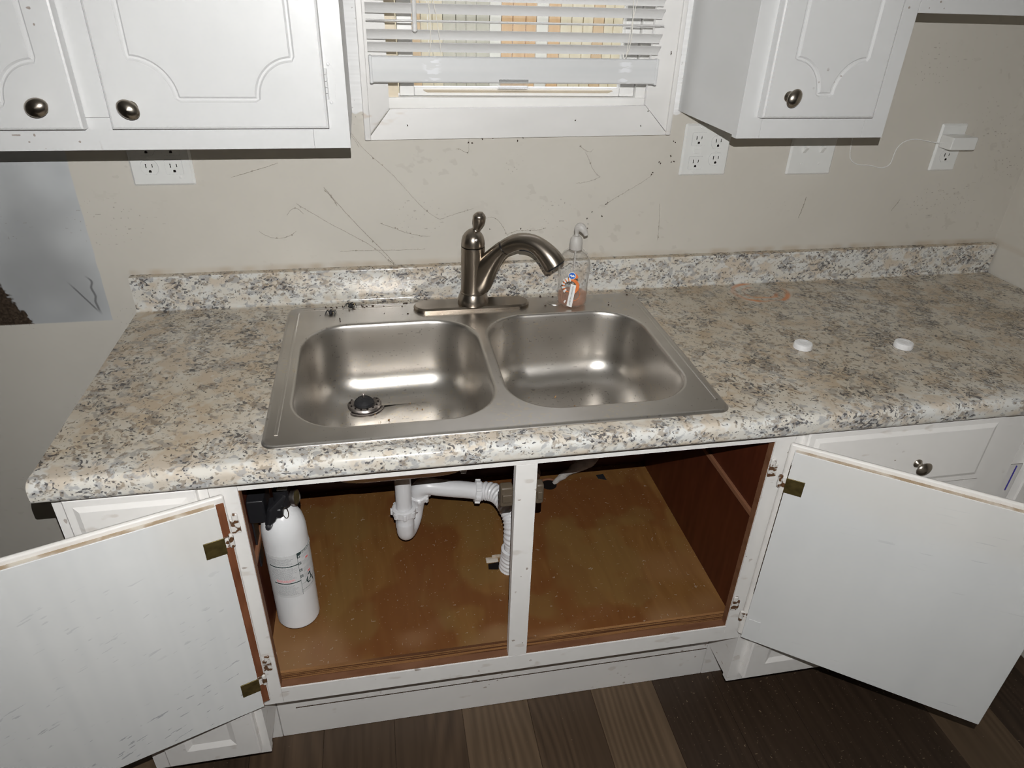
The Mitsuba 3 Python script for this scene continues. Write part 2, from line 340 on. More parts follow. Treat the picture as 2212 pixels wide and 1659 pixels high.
for i, (a, b) in enumerate([((0.58, 0.42, 0.26), (0.70, 0.53, 0.34)), ((0.50, 0.48, 0.40), (0.60, 0.57, 0.48)), ((0.66, 0.58, 0.42), (0.76, 0.69, 0.53)), ((0.62, 0.40, 0.22), (0.74, 0.52, 0.31)), ((0.72, 0.70, 0.64), (0.80, 0.78, 0.72))]):
    P(f'm_board_{i}', (lambda a, b: lambda p, n, uv: mix(a, b, fbm(p.x * 25, p.y * 10, p.z * 3, 3)))(a, b), 0.85, spec=0.1)
P('m_grass', lambda p, n, uv: mix((0.10, 0.13, 0.05), (0.22, 0.21, 0.11), fbm(p.x * 6, p.y * 6, 1.0, 3)), 0.9, spec=0.1)
scene['m_glass'] = {'type': 'thindielectric', 'int_ior': 1.5}
scene['m_bottle'] = {'type': 'blendbsdf', 'weight': 0.05, 'a': {'type': 'thindielectric', 'int_ior': 1.28}, 'b': {'type': 'twosided', 'bsdf': {'type': 'roughplastic', 'alpha': 0.12, 'diffuse_reflectance': {'type': 'rgb', 'value': [0.60, 0.58, 0.54]}}}}
scene['m_soap'] = {'type': 'blendbsdf', 'weight': 0.16, 'a': {'type': 'thindielectric', 'int_ior': 1.15, 'specular_transmittance': {'type': 'rgb', 'value': [0.97, 0.84, 0.77]}}, 'b': {'type': 'twosided', 'bsdf': {'type': 'diffuse', 'reflectance': {'type': 'rgb', 'value': [0.70, 0.42, 0.32]}}}}
scene['m_pump'] = {'type': 'blendbsdf', 'weight': 0.72, 'a': {'type': 'thindielectric', 'int_ior': 1.45}, 'b': {'type': 'twosided', 'bsdf': {'type': 'roughplastic', 'alpha': 0.2, 'diffuse_reflectance': {'type': 'rgb', 'value': [0.62, 0.60, 0.57]}}}}
scene['m_clear_clip'] = {'type': 'blendbsdf', 'weight': 0.12, 'a': {'type': 'thindielectric', 'int_ior': 1.5}, 'b': {'type': 'twosided', 'bsdf': {'type': 'roughplastic', 'alpha': 0.1, 'diffuse_reflectance': {'type': 'rgb', 'value': [0.75, 0.75, 0.72]}}}}

# ------------------------------------------------------------------ key dimensions (metres; wall face y = 0, floor z = 0)
ZC, YN, XL, XR = 0.914, -0.6508, -0.7536, 1.482      # worktop
YF, ZT, ZB = -0.6120, 0.876, 0.272                    # face frames of the base units
WX0, WX1, WZ0, WZ1 = -0.163, 0.430, 1.330, 2.02       # window opening in the wall

# ------------------------------------------------------------------ setting
wb = sg.box(-2.2, -0.05, 1.52, 2.42).difference(sg.box(WX0, WZ0, WX1, WZ1))
struct('wall_back', extr_y(wb, 0.0, 0.12), 'm_wall', 'beige painted wall behind the sink, scuffed and cobwebbed')
struct('wall_right', bx(1.487, 1.6, -3.2, 0.0, -0.05, 2.42), 'm_wall', 'side wall closing the right end of the worktop')
struct('wall_left', bx(-2.35, -2.2, -3.2, 0.12, -0.05, 2.42), 'm_room', 'wall at the left end of the kitchen')
struct('wall_front', bx(-2.35, 1.6, -3.35, -3.2, -0.05, 2.42), 'm_room', 'wall behind the photographer')
struct('ceiling', bx(-2.35, 1.6, -3.35, 0.12, 2.42, 2.5), 'm_ceiling', 'flat pale ceiling')
struct('floor', bx(-2.35, 1.6, -3.35, 0.0, -0.06, -0.004), 'm_subfloor', 'dark brown wood plank floor')
PW = 0.1685
x = -0.416 - PW * 7
i = 0
while x < 1.48:
    y = -3.0 + (i % 3) * 0.11
    while y < -0.42:
        y0, y1 = max(y, -3.19), min(y + 1.45, -0.42)
        xa, xb = max(x, -2.19), min(x + PW, 1.486)
        if y1 - y0 > 0.05 and (y1 > -1.7):
            m = rbox(xa + 0.0003, xb - 0.0003, y0 + 0.0003, y1 - 0.0003, -0.004, 0.0 + 0.0002 * (i % 3), 0.0008, 4)
            obj('plank', m, PLANKS[{7: 0, 8: 0, 9: 1, 10: 0, 11: 1, 12: 2, 13: 2, 14: 2, 15: 2}.get(i, i % 3)], 'floor', smooth=False)
        y += 1.45
    x += PW; i += 1

# ---- window: casing, vinyl frame, sash, pane
W = 'window_1'
labels[W] = {'label': 'white window behind the faucet with pale casing and a lowered blind', 'kind': 'structure'}
def casing_piece(p):
    a, b, c, d = p     # outer a,b ; inner c,d  in (x,z)
    o = np.array([(a[0], -0.017, a[1]), (b[0], -0.017, b[1]), (c[0], -0.011, c[1]), (d[0], -0.011, d[1])]); w = o.copy(); w[:, 1] = -0.0002
    return hull(np.vstack([o, w]))
ox0, ox1, oz0, oz1, ix0, ix1, iz0, iz1 = -0.2135, 0.4685, 1.287, 2.09, -0.161, 0.4075, 1.350, 2.03
oL, oR, iL, iR = 1.2845, 1.2915, 1.3460, 1.3535     # the bottom runs slightly out of level
obj('casing', casing_piece([(ox0 + .002, oL), (ox1 - .001, oR), (ix1, iR), (ix0, iL)]), 'm_casing', W, smooth=False)
obj('casing', casing_piece([(ox0, oz1), (ox0, oL + .003), (ix0 - .001, iL + .003), (ix0 - .001, iz1)]), 'm_casing', W, smooth=False)
obj('casing', casing_piece([(ox1, oR + .001), (ox1, oz1), (ix1, iz1), (ix1, iR + .001)]), 'm_casing', W, smooth=False)
obj('casing', casing_piece([(ox1, oz1), (ox0, oz1), (ix0, iz1), (ix1, iz1)]), 'm_casing', W, smooth=False)
obj('backband', cat([rbox(ox0 - .004, ox0 + .009, -0.022, -0.0005, 1.2845, oz1, .002), rbox(ox1 - .007, ox1 + .004, -0.022, -0.0005, 1.2915, oz1, .002)]), 'm_casing', W)
ymul = 0.055
fr = [rbox(-0.163, -0.139, ymul - .004, 0.11, 1.331, 2.02, .0015), rbox(0.404, 0.430, ymul - .004, 0.11, 1.331, 2.02, .0015)]
obj('side_jamb', fr[0], 'm_vinyl_cream', W); obj('side_jamb', fr[1], 'm_vinyl', W)
obj('sill', rbox(-0.1625, 0.4295, ymul - .012, 0.11, 1.3305, 1.3615, .0015), 'm_vinyl', W)
obj('head', rbox(-0.1625, 0.4295, ymul - .004, 0.11, 1.99, 2.0195, .0015), 'm_vinyl', W)
obj('sash_stile', rbox(-0.1360, -0.104, ymul + .004, 0.085, 1.3625, 1.989, .002), 'm_vinyl', W)
obj('sash_stile', rbox(0.3675, 0.4015, ymul + .004, 0.085, 1.3625, 1.989, .002), 'm_vinyl', W)
obj('sash_rail', rbox(-0.1038, 0.3673, ymul + .005, 0.085, 1.3625, 1.380, .002), 'm_vinyl', W)
obj('sash_rail', rbox(-0.1038, 0.3673, ymul + .005, 0.085, 1.955, 1.989, .002), 'm_vinyl', W)
lift = hull([(-0.085, ymul + .004, 1.3760), (0.348, ymul + .004, 1.3760), (-0.085, ymul - .006, 1.3755), (0.348, ymul - .006, 1.3755), (-0.077, ymul + .004, 1.3695), (0.340, ymul + .004, 1.3695)])
labels[obj('lift_lip', lift, 'm_vinyl_cream', W, smooth=False)] = {'label': 'pinkish lift lip along the sash'}
obj('pane', bx(-0.1036, 0.3671, 0.0735, 0.0745, 1.3805, 1.9545), 'm_glass', W, smooth=False)

# ---- blind
B = thing('window_blind', 'white faux wood slatted blind hanging over the window above the faucet', 'blind')
def slat(z, tilt, x0=-0.199, x1=0.408, droop=0.0):
    n = 7; prof = []
    for k in range(n):
        t = (k / (n - 1) - 0.5) * 0.0240; prof.append((t, 0.0022 * (1 - (2 * t / 0.0240) ** 2)))
    top = [(t, h + 0.0006) for t, h in prof]; bot = [(t, h - 0.0006) for t, h in prof[::-1]]
    m = extr_x(sg.Polygon(top + bot), x0, x1)
    m.apply_transform(rot((1, 0, 0), tilt)); m.apply_transform(rot((0, 1, 0), droop)); m.apply_translation((0, -0.053, z)); return m
for z, tilt, dp in [(1.4690, -48, -.10), (1.4915, -48, -.10), (1.5145, -8, -.10), (1.5370, -48, -.12), (1.5600, -48, -.10)] + [(1.583 + 0.0225 * k, -50, 0) for k in range(19)]:
    obj('slat', slat(z, tilt, droop=dp), 'm_slat', B, smooth=40)
rail = cat([rbox(-0.1965, 0.4035, -0.066, -0.052, 1.4045, 1.4535, .004)])
obj('bottom_rail', rail, 'm_rail', B)
obj('end_cap', cat([rbox(-0.1985, -0.192, -0.067, -0.051, 1.403, 1.4545, .002), rbox(0.399, 0.4055, -0.067, -0.051, 1.403, 1.4545, .002)]), 'm_rail', B)
obj('headrail', rbox(-0.205, 0.412, -0.085, -0.022, 2.0, 2.06, .003), 'm_slat', B)
obj('wand', cat([sweep([(-0.1075, -0.088, 2.0), (-0.1075, -0.088, 1.503)], 0.0042, 8), lathe([(0.0001, -0.006), (0.0048, -0.003), (0.0048, 0.008), (0.003, 0.012)], 12).apply_translation((-0.1075, -0.088, 1.503))]), 'm_slat', B)
for xc in (-0.078, 0.331):
    obj('ladder_cord', cat([sweep(spline([(xc, -0.082, 1.99), (xc + .002, -0.0815, 1.7), (xc - .001, -0.081, 1.55), (xc + .001, -0.080, 1.48), (xc - .002, -0.068, 1.4545)], 24), 0.0009, 6),
                            sweep([(xc, -0.025, 1.99), (xc, -0.027, 1.5), (xc, -0.050, 1.4545)], 0.0009, 6)]), 'm_cord', B)
obj('lift_cord', sweep(spline([(-0.072, -0.083, 1.99), (-0.066, -0.082, 1.53), (-0.060, -0.082, 1.49), (-0.057, -0.078, 1.457)], 24), 0.0008, 6), 'm_cord', B)
obj('lift_cord', sweep(spline([(0.331, -0.083, 1.99), (0.336, -0.083, 1.56), (0.328, -0.082, 1.50), (0.326, -0.080, 1.457)], 24), 0.0008, 6), 'm_cord', B)
labels[obj('hold_down_clip', cat([rbox(0.062, 0.124, -0.0685, -0.0660, 1.396, 1.4125, .001), rbox(0.062, 0.124, -0.069, -0.052, 1.3955, 1.399, .001)]), 'm_clear_clip', B)] = {'label': 'clear plastic clip under the bottom rail'}

# ---- outdoors: fence and ground
struct('ground_outside', bx(-6, 9, 0.3, 9, -0.75, -0.62), 'm_grass', 'grass outside the window')
Fk = thing('garden_fence', 'sunlit board fence seen through the window behind the blind', 'fence')
xx = -0.9; i = 0
while xx < 3.6:
    w = 0.085 + 0.03 * rng.random()
    k = int(rng.choice([0, 2])) if xx < .44 else 1 if xx < .80 else 4 if xx < .88 else int(rng.choice([0, 3, 3, 0, 2, 4])) if xx < 1.47 else int(rng.choice([2, 2, 2, 0, 4]))
    obj('board', rbox(xx + .003, xx + w - .003, 5.0 + 0.012 * rng.random(), 5.03, -0.62, 1.55 + 0.02 * rng.random(), .003, 4), f'm_board_{k}', Fk, smooth=False)
    xx += w; i += 1
obj('rail', bx(-0.9, 3.6, 5.03, 5.08, 0.1, 0.2), 'm_board_1', Fk, smooth=False); obj('rail', bx(-0.9, 3.6, 5.03, 5.08, 1.25, 1.35), 'm_board_1', Fk, smooth=False)

# ------------------------------------------------------------------ worktop
splash_top = ZC + 0.0816
prof = [(-0.0006, ZC - 0.038), (-0.0006, splash_top - 0.002), (-0.002, splash_top)]
prof += [(-0.0218 + 0.005 - 0.005 * math.sin(a), splash_top - 0.005 + 0.005 * math.cos(a)) for a in np.linspace(0, math.pi / 2, 6)]
prof += [(-0.0218 - 0.010 + 0.010 * math.cos(a), ZC + 0.010 - 0.010 * math.sin(a)) for a in np.linspace(0, math.pi / 2, 7)]
rn = 0.017
prof += [(YN + 0.030, ZC + 0.0002), (YN + 0.024, ZC + 0.0012)] + [(YN + rn - rn * math.sin(a), ZC + 0.0016 - rn + rn * math.cos(a)) for a in np.linspace(0.15, math.pi / 2, 9)]
prof += [(YN, ZC - 0.024)] + [(YN + 0.012 - 0.012 * math.cos(a), ZC - 0.028 - 0.011 * math.sin(a)) for a in np.linspace(0.1, math.pi / 2, 6)] + [(YN + 0.030, ZC - 0.038)]
top = extr_x(sg.Polygon(prof).buffer(0), XL, XR)
SX, SY0, SY1 = 0.419, -0.608, -0.0514
hole = m3.Manifold.cube((2 * SX - 0.03, SY1 - SY0 - 0.03, 0.3)).translate((-SX + 0.015, SY0 + 0.015, 0.8))
top = tm(man(top) - hole)
obj_k = obj('worktop', top, 'm_laminate', smooth=28)
tag(obj_k, 'speckled beige and grey granite-look laminate worktop with upstand and rolled front edge', 'worktop')

# ------------------------------------------------------------------ sink
SK = thing('kitchen_sink', 'stainless steel double bowl drop-in sink set in the laminate worktop', 'sink')
ZR = ZC + 0.0048
NB = 14
outer = rrect(-SX, SX, SY0, SY1, 0.024, NB)
def ring3(pts, z): return np.array([(x, y, z) for x, y in pts])
def loft(rings, close_last=None):
    n = len(rings[0]); v = np.vstack(rings); f = []
    for i in range(len(rings) - 1):
        for j in range(n):
            k = (j + 1) % n
            f += [[i * n + j, i * n + k, (i + 1) * n + k], [i * n + j, (i + 1) * n + k, (i + 1) * n + j]]
    if close_last is not None:
        v = np.vstack([v, close_last]); c = len(v) - 1; b = (len(rings) - 1) * n
        for j in range(n): f.append([b + j, b + (j + 1) % n, c])
    return trimesh.Trimesh(v, f, process=False)
bowls = [(-0.3775, -0.0055, -0.5600, -0.1560, 0.1), (0.0180, 0.3785, -0.5520, -0.1530, 0.1)]
def inset(r4, d):
    x0, x1, y0, y1, r = r4; return rrect(x0 + d, x1 - d, y0 + d, y1 - d, max(r - d * 0.6, 0.02), NB)
deck_out = rrect(-SX + 0.007, SX - 0.007, SY0 + 0.007, SY1 - 0.007, 0.019, NB)
deck = sg.Polygon(deck_out, [inset(b, -0.006) for b in bowls])
v2, f2 = trimesh.creation.triangulate_polygon(deck, engine='earcut')
deck_m = trimesh.Trimesh(np.c_[v2, np.full(len(v2), ZR)], f2, process=False)
rim = loft([ring3(outer, ZC + 0.0003), ring3(outer, ZC + 0.0012), ring3(rrect(-SX + .002, SX - .002, SY0 + .002, SY1 - .002, .023, NB), ZC + .0035), ring3(deck_out, ZR)])
parts = [deck_m, rim]
for b, drain, dep in ((bowls[0], (-0.261, -0.222), 0.176), (bowls[1], (0.20, -0.40), 0.172)):
    rings = [ring3(inset(b, -0.006), ZR), ring3(inset(b, -0.0025), ZR - 0.0008), ring3(inset(b, 0.0), ZR - 0.0035), ring3(inset(b, 0.0015), ZR - 0.008)]
    for d in (0.02, 0.05, 0.08, dep - 0.067): rings.append(ring3(inset(b, 0.002 + 0.10 * d), ZR - d))
    d0 = 0.002 + 0.10 * (dep - 0.067)
    for a in np.linspace(0.12, 1, 10):
        t = a * math.pi / 2; rings.append(ring3(inset(b, d0 + 0.062 * (1 - math.cos(t))), ZR - dep + 0.067 - 0.062 * math.sin(t)))
    base = np.array(inset(b, d0 + 0.062))
    parts.append(loft(rings))
    from scipy.spatial import Delaunay
    bpoly = sg.Polygon(base); gx, gy = np.meshgrid(np.arange(b[0], b[1], .0085), np.arange(b[2], b[3], .0085)); gp = np.c_[gx.ravel(), gy.ravel()]
    dr_ = np.array(drain); far = np.linalg.norm(gp - dr_, axis=1)
    inn = bpoly.buffer(-.004); gp = gp[(far > .049) & np.array([inn.contains(sg.Point(p)) for p in gp])]
    ca = np.arange(40) * 2 * np.pi / 40; circ = dr_ + .0425 * np.c_[np.cos(ca), np.sin(ca)]
    pts = np.vstack([base, gp, circ]); tr = Delaunay(pts).simplices
    tr = tr[np.linalg.norm(pts[tr].mean(1) - dr_, axis=1) > .0415]
    dd = np.linalg.norm(pts - dr_, axis=1); ss = np.clip((dd - .0425) / .045, 0, 1); ss = ss * ss * (3 - 2 * ss)
    zb_ = ZR - dep + .0050 - .0030 * (1 - ss); zb_[:len(base)] = ZR - dep + .005
    parts.append(trimesh.Trimesh(np.c_[pts, zb_], tr, process=False))
    parts.append(trimesh.Trimesh(np.vstack([np.c_[circ, np.full(40, ZR - dep + .002)], [[*drain, ZR - dep + .0015]]]), [[k, (k + 1) % 40, 40] for k in range(40)], process=False))
bas = cat(parts); bas.merge_vertices(digits_vertex=6); bas.update_faces(bas.nondegenerate_faces()); trimesh.repair.fix_winding(bas)
obj('basin', bas, 'm_steel', SK, smooth=40)
def bead(path, w=0.0035, h=0.0013):
    return sweep(path, np.array([[h, w]] * len(path)), 10, up=(0, 0, 1))
obj('bead', bead(spline([(-0.396, -0.574, ZR), (-0.3955, -0.3, ZR), (-0.3945, -0.085, ZR)], 12)), 'm_steel', SK)
obj('bead', bead(spline([(0.4045, -0.568, ZR), (0.4045, -0.3, ZR), (0.4045, -0.082, ZR)], 12)), 'm_steel', SK)
obj('bead', bead([(-0.385, -0.0705, ZR), (-0.15, -0.0705, ZR)], 0.002, 0.0008), 'm_steel', SK)
DZ = ZR - 0.176 + 0.0015
obj('drain_flange', lathe([(0.001, 0), (0.041, 0.0), (0.0445, 0.0012), (0.0455, 0.003), (0.043, 0.0035), (0.038, 0.002), (0.036, -0.006)], 40).apply_translation((-0.261, -0.222, DZ)), 'm_strainer', SK)
ST = thing('sink_strainer', 'dirty steel basket strainer with black rubber stopper in the left sink bowl', 'sink strainer')
bp_ = lathe([(0.016, 0.004), (0.022, 0.005), (0.030, 0.0075), (0.036, 0.006), (0.0385, 0.002), (0.0385, 0.0)], 40)
obj('basket', bp_.apply_translation((-0.261, -0.222, DZ + .003)), 'm_strainer', ST)
obj('stopper', lathe([(0.0001, 0.020), (0.008, 0.0195), (0.016, 0.016), (0.0215, 0.010), (0.0225, 0.005), (0.0225, 0.002)], 32).apply_translation((-0.261, -0.222, DZ + .003)), 'm_black_rubber', ST)
obj('post', lathe([(0.0001, 0.031), (0.002, 0.0305), (0.0032, 0.028), (0.0028, 0.024), (0.0022, 0.019), (0.0022, 0.015)], 16).apply_translation((-0.261, -0.222, DZ + .003)), 'm_strainer', ST)
hl = [lathe([(0.0001, 0.0004), (0.0022, 0.0003), (0.0022, -0.0004)], 8).apply_translation((-0.261 + 0.031 * math.cos(a), -0.222 + 0.031 * math.sin(a), DZ + 0.0108)) for a in np.arange(14) * 2 * np.pi / 14]
obj('drain_hole', cat(hl), 'm_hole', ST); labels[ST + '__drain_hole'] = {'label': 'ring of small drain holes', 'kind': 'stuff'}

# ---- faucet
FA = thing('kitchen_faucet', 'brushed nickel single handle pull-out faucet standing on the back ledge of the sink', 'faucet')
FX, FY = 0.006, -0.0870
esc = sg.Polygon(rrect(-0.137, 0.137, -0.0290, 0.0290, 0.0285, 12))
def plate(poly, z0, z1, bev):
    a = np.array(poly.exterior.coords)[:-1]; b_ = np.array(poly.buffer(-bev).exterior.coords)[:-1]
    return hull(np.vstack([np.c_[a, np.full(len(a), z0)], np.c_[a, np.full(len(a), z1 - bev)], np.c_[b_, np.full(len(b_), z1)]]))
obj('escutcheon', plate(esc, 0, 0.010, 0.004).apply_translation((FX - 0.003, FY - 0.004, ZR)), 'm_nickel', FA, smooth=25)
ZE = ZR + 0.0095
obj('base_ring', lathe([(0.0001, 0.0), (0.036, 0.0), (0.0365, 0.004), (0.0345, 0.014), (0.031, 0.023), (0.0295, 0.026), (0.0001, 0.026)], 48).apply_translation((FX, FY, ZE)), 'm_nickel', FA)
obj('body', lathe([(0.0001, 0.0262), (0.0295, 0.0262), (0.0298, 0.028), (0.0282, 0.030), (0.0272, 0.075), (0.0270, 0.135), (0.0266, 0.1370), (0.0001, 0.1370)], 48).apply_translation((FX, FY, ZE)), 'm_nickel', FA)
hd = lathe([(0.0001, 0.0), (0.0256, 0.0), (0.0264, 0.0015), (0.0266, 0.004), (0.0263, 0.012), (0.0243, 0.0205), (0.0205, 0.0275), (0.0160, 0.0325), (0.0110, 0.0365), (0.006, 0.039), (0.0001, 0.040)], 48)
lq = spline(np.array([(0.003, 0, 0.024, .0170, .0170), (0.0055, -0.001, 0.033, .0112, .0118), (0.0080, -0.002, 0.0410, .0082, .0088), (0.0100, -0.0035, 0.0490, .0098, .0112), (0.0118, -0.005, 0.0575, .0120, .0140), (0.0130, -0.006, 0.0655, .0122, .0146), (0.0137, -0.0065, 0.0725, .0102, .0124), (0.0140, -0.0068, 0.0772, .0064, .0080), (0.0140, -0.0069, 0.0792, .0022, .0028), (0.0140, -0.0069, 0.0795, .0003, .0004)]), 60)
lev = sweep(lq[:, :3], np.abs(lq[:, 3:]) + 1e-4, 28, up=(0, -1, 0.2))
bt = xf(lathe([(0.0001, 0.0015), (0.0026, 0.0012), (0.0034, 0.0)], 16), rot((1, 0, 0), 70)).apply_translation((0.004, -0.0250, 0.021))
obj('handle', cat([hd, lev]).apply_translation((FX, FY, ZE + 0.1385)), 'm_nickel', FA, smooth=60)
obj('button', bt.apply_translation((FX, FY, ZE + 0.1385)), 'm_strainer', FA)
UF = np.array([math.cos(math.radians(33.4)), -math.sin(math.radians(33.4)), 0.0])
def sp(s, z): return np.array([FX, FY + .002, 0.0]) + UF * s + np.array([0, 0, z])
NF = np.cross(UF, (0, 0, 1))
cl = [(-0.006, 0.944, .0120, .0160), (0.004, 0.960, .0240, .0210), (0.0145, 0.983, .0315, .0225), (0.0255, 1.0065, .0312, .0215), (0.044, 1.0345, .0246, .0193), (0.0625, 1.0588, .0194, .0176), (0.0770, 1.0735, .0174, .0170)]
q = spline([(s, z, a, b) for s, z, a, b in cl], 26)
obj('spout', sweep([sp(s, z) for s, z in q[:, :2]], q[:, 2:][:, ::-1], 28, up=NF), 'm_nickel', FA, smooth=45)
obj('gasket', sweep([sp(0.0765, 1.0730), sp(0.0800, 1.0762)], [0.0150, 0.0150], 24), 'm_black', FA)
cl = [(0.0795, 1.0758, .0170), (0.0960, 1.0862, .0182), (0.1120, 1.0935, .0184), (0.1300, 1.0962, .0187), (0.1480, 1.0942, .0193), (0.1640, 1.0868, .0208), (0.1800, 1.0745, .0235), (0.1930, 1.0610, .0252), (0.1990, 1.0535, .0255)]
q = spline(cl, 34)
obj('spray_head', sweep([sp(s, z) for s, z in q[:, :2]], q[:, 2], 32, up=NF), 'm_nickel', FA, smooth=45)
d_ = q[-1, :2] - q[-2, :2]; d_ /= np.linalg.norm(d_)
obj('aerator', sweep([sp(*(q[-1, :2] + d_ * t)) for t in (-0.001, 0.0035)], [0.0232, 0.0222], 28, up=NF), 'm_black', FA)
obj('spray_button', sweep([sp(s, z) for s, z in ((0.116, 1.0762), (0.128, 1.0777), (0.140, 1.0768), (0.152, 1.0715))], np.array([[.006, .0035]] * 4), 12, up=NF), 'm_black', FA)

HC = obj('hole_cover', lathe([(0.0001, 0.0032), (0.016, 0.003), (0.0200, 0.0018), (0.0210, 0.0)], 36).apply_translation((0.205, -0.0905, ZR)), 'm_steel')
tag(HC, 'round steel cap covering the spare hole beside the soap bottle', 'hole cover')

# ---- soap bottle
SB = thing('soap_bottle', 'nearly empty clear pump bottle of pink hand soap standing at the right of the faucet', 'bottle')
BX, BY, BZ = 0.2445, -0.1000, ZR + 0.0008
bprof = [(0.0001, 0.004), (0.022, 0.002), (0.030, 0.0005), (0.0338, 0.004), (0.0350, 0.010), (0.0352, 0.05), (0.0372, 0.085), (0.0372, 0.100), (0.0352, 0.113), (0.0290, 0.125), (0.0210, 0.132), (0.0150, 0.135), (0.0140, 0.140)]
def bot_r(z):
    pz = np.array(bprof[3:]); return np.interp(z, pz[:, 1], pz[:, 0])
obj('body', lathe(bprof, 48).apply_translation((BX, BY, BZ)), 'm_bottle', SB, smooth=50)
obj('liquid', lathe([(0.0001, 0.005), (0.022, 0.003), (0.0325, 0.006), (0.0342, 0.012), (0.0345, 0.026), (0.0001, 0.026)], 40).apply_translation((BX, BY, BZ)), 'm_soap', SB)
labels[SB + '__liquid'] = {'label': 'shallow pink soap left in the bottom'}
obj('collar', lathe([(0.0001, 0.168), (0.0095, 0.167), (0.0138, 0.160), (0.0150, 0.150), (0.0150, 0.137), (0.0142, 0.1355)], 32).apply_translation((BX, BY, BZ)), 'm_pump', SB)
nz = sweep(spline([(BX, BY, BZ + 0.160), (BX - .0005, BY, BZ + 0.172), (BX + 0.0005, BY - .001, BZ + 0.183), (BX + 0.005, BY - 0.004, BZ + 0.1890), (BX + 0.011, BY - 0.008, BZ + 0.1850), (BX + 0.0165, BY - 0.012, BZ + 0.1765), (BX + 0.0185, BY - 0.0135, BZ + 0.1715)], 30),
           np.interp(np.linspace(0, 1, 30), [0, .25, .45, .6, .75, .9, 1], [.0042, .0048, .0085, .0098, .0085, .0058, .0048]), 20)
obj('pump_nozzle', nz, 'm_pump', SB)
obj('dip_tube', sweep([(BX, BY, BZ + 0.006), (BX, BY, BZ + 0.14)], 0.0022, 8), 'm_pump', SB)
AV = math.atan2(CAM[1] - BY, CAM[0] - BX)
def wrap(mesh, cx, cy, z0, rfun, a0, off, sub=0.004):
    """bend a flat mesh (x right, y up, z out) round a vertical axis"""
    m = mesh.copy()
    try: m = m.subdivide_to_size(sub, max_iter=8)
    except Exception: pass
    v = m.vertices; r = np.array([rfun(z) for z in v[:, 1]]); a = a0 + v[:, 0] / r; rr = r + off + np.clip(v[:, 2], 0, .0006)
    v2 = np.c_[cx + rr * np.cos(a), cy + rr * np.sin(a), z0 + v[:, 1]]
    return trimesh.Trimesh(v2, m.faces, process=False)
def decal(name, poly, mat, off=0.0004, h=0.0002):
    return obj(name, wrap(extr(poly, h), BX, BY, BZ, bot_r, AV, off), mat, SB, smooth=40)
cx_, cz_ = -0.005, 0.056
ann = sg.Point(cx_, cz_).buffer(0.0205, 24).difference(sg.Point(cx_ - .001, cz_).buffer(0.0140, 24))
decal('orange_ring', ann.difference(sg.box(-.03, .0, .0, .041)), 'm_orange')
bl = []
for a in (80, 104, 130, 158, 186, 214):
    t = math.radians(a + 14); bl.append(sg.Polygon([(cx_ - 0.001 + r * math.cos(t + s_), cz_ + r * math.sin(t + s_)) for r, s_ in ((.0125, -.15), (.0228, -.13), (.0228, .13), (.0125, .10))]))
bl.append(sg.Polygon([(-.0195, .014), (-.0155, .020), (-.0130, .019), (-.0165, .011)]))
decal('white_lettering', unary_union(bl), 'm_white_print', 0.0008)
decal('orange_leaf', sg.Polygon([(-.013, .086), (.003, .091), (.010, .084), (.012, .078), (.006, .076), (-.002, .080)]), 'm_orange')
decal('blue_badge', sg.Point(-.0030, .0835).buffer(0.0085, 20), 'm_white_print', 0.0009)
decal('blue_badge', sg.Point(-.0030, .0835).buffer(0.0074, 20), 'm_blue', 0.0013)
curl = sg.LineString([(-.0075, .0832), (-.006, .0860), (-.0040, .0850), (-.0050, .0825), (-.0035, .0810), (-.0020, .0830), (-.0010, .0855), (.0005, .0845), (-.0005, .0820), (.0015, .0815), (.0020, .0835)]).buffer(.0009)
decal('badge_swirl', curl, 'm_white_print', 0.0017)
strip = sg.Polygon([(-.0110, .006), (.0010, .003), (.0078, .060), (-.0040, .063)])
decal('white_strip', strip, 'm_white_print', 0.0012)
tx = meshkit.text_mesh('ANTIBACTERIAL EYE MOISTURE', 0.0026, 0.0002)
sc_ = 0.050 / np.ptp(tx.vertices[:, 0]); tx.vertices[:, 0] *= sc_
tx = xf(tx, rot((0, 0, 1), 83.2)); tx.apply_translation((-0.0035, 0.0080, 0))
obj('strip_text', wrap(tx, BX, BY, BZ, bot_r, AV, 0.0017, 0.003), 'm_ink', SB)
decal('thin_arc', sg.Point(.0025, .036).buffer(.0165, 24).difference(sg.Point(.0020, .0365).buffer(.0160, 24)).intersection(sg.box(.003, .0, .03, .05)), 'm_orange')

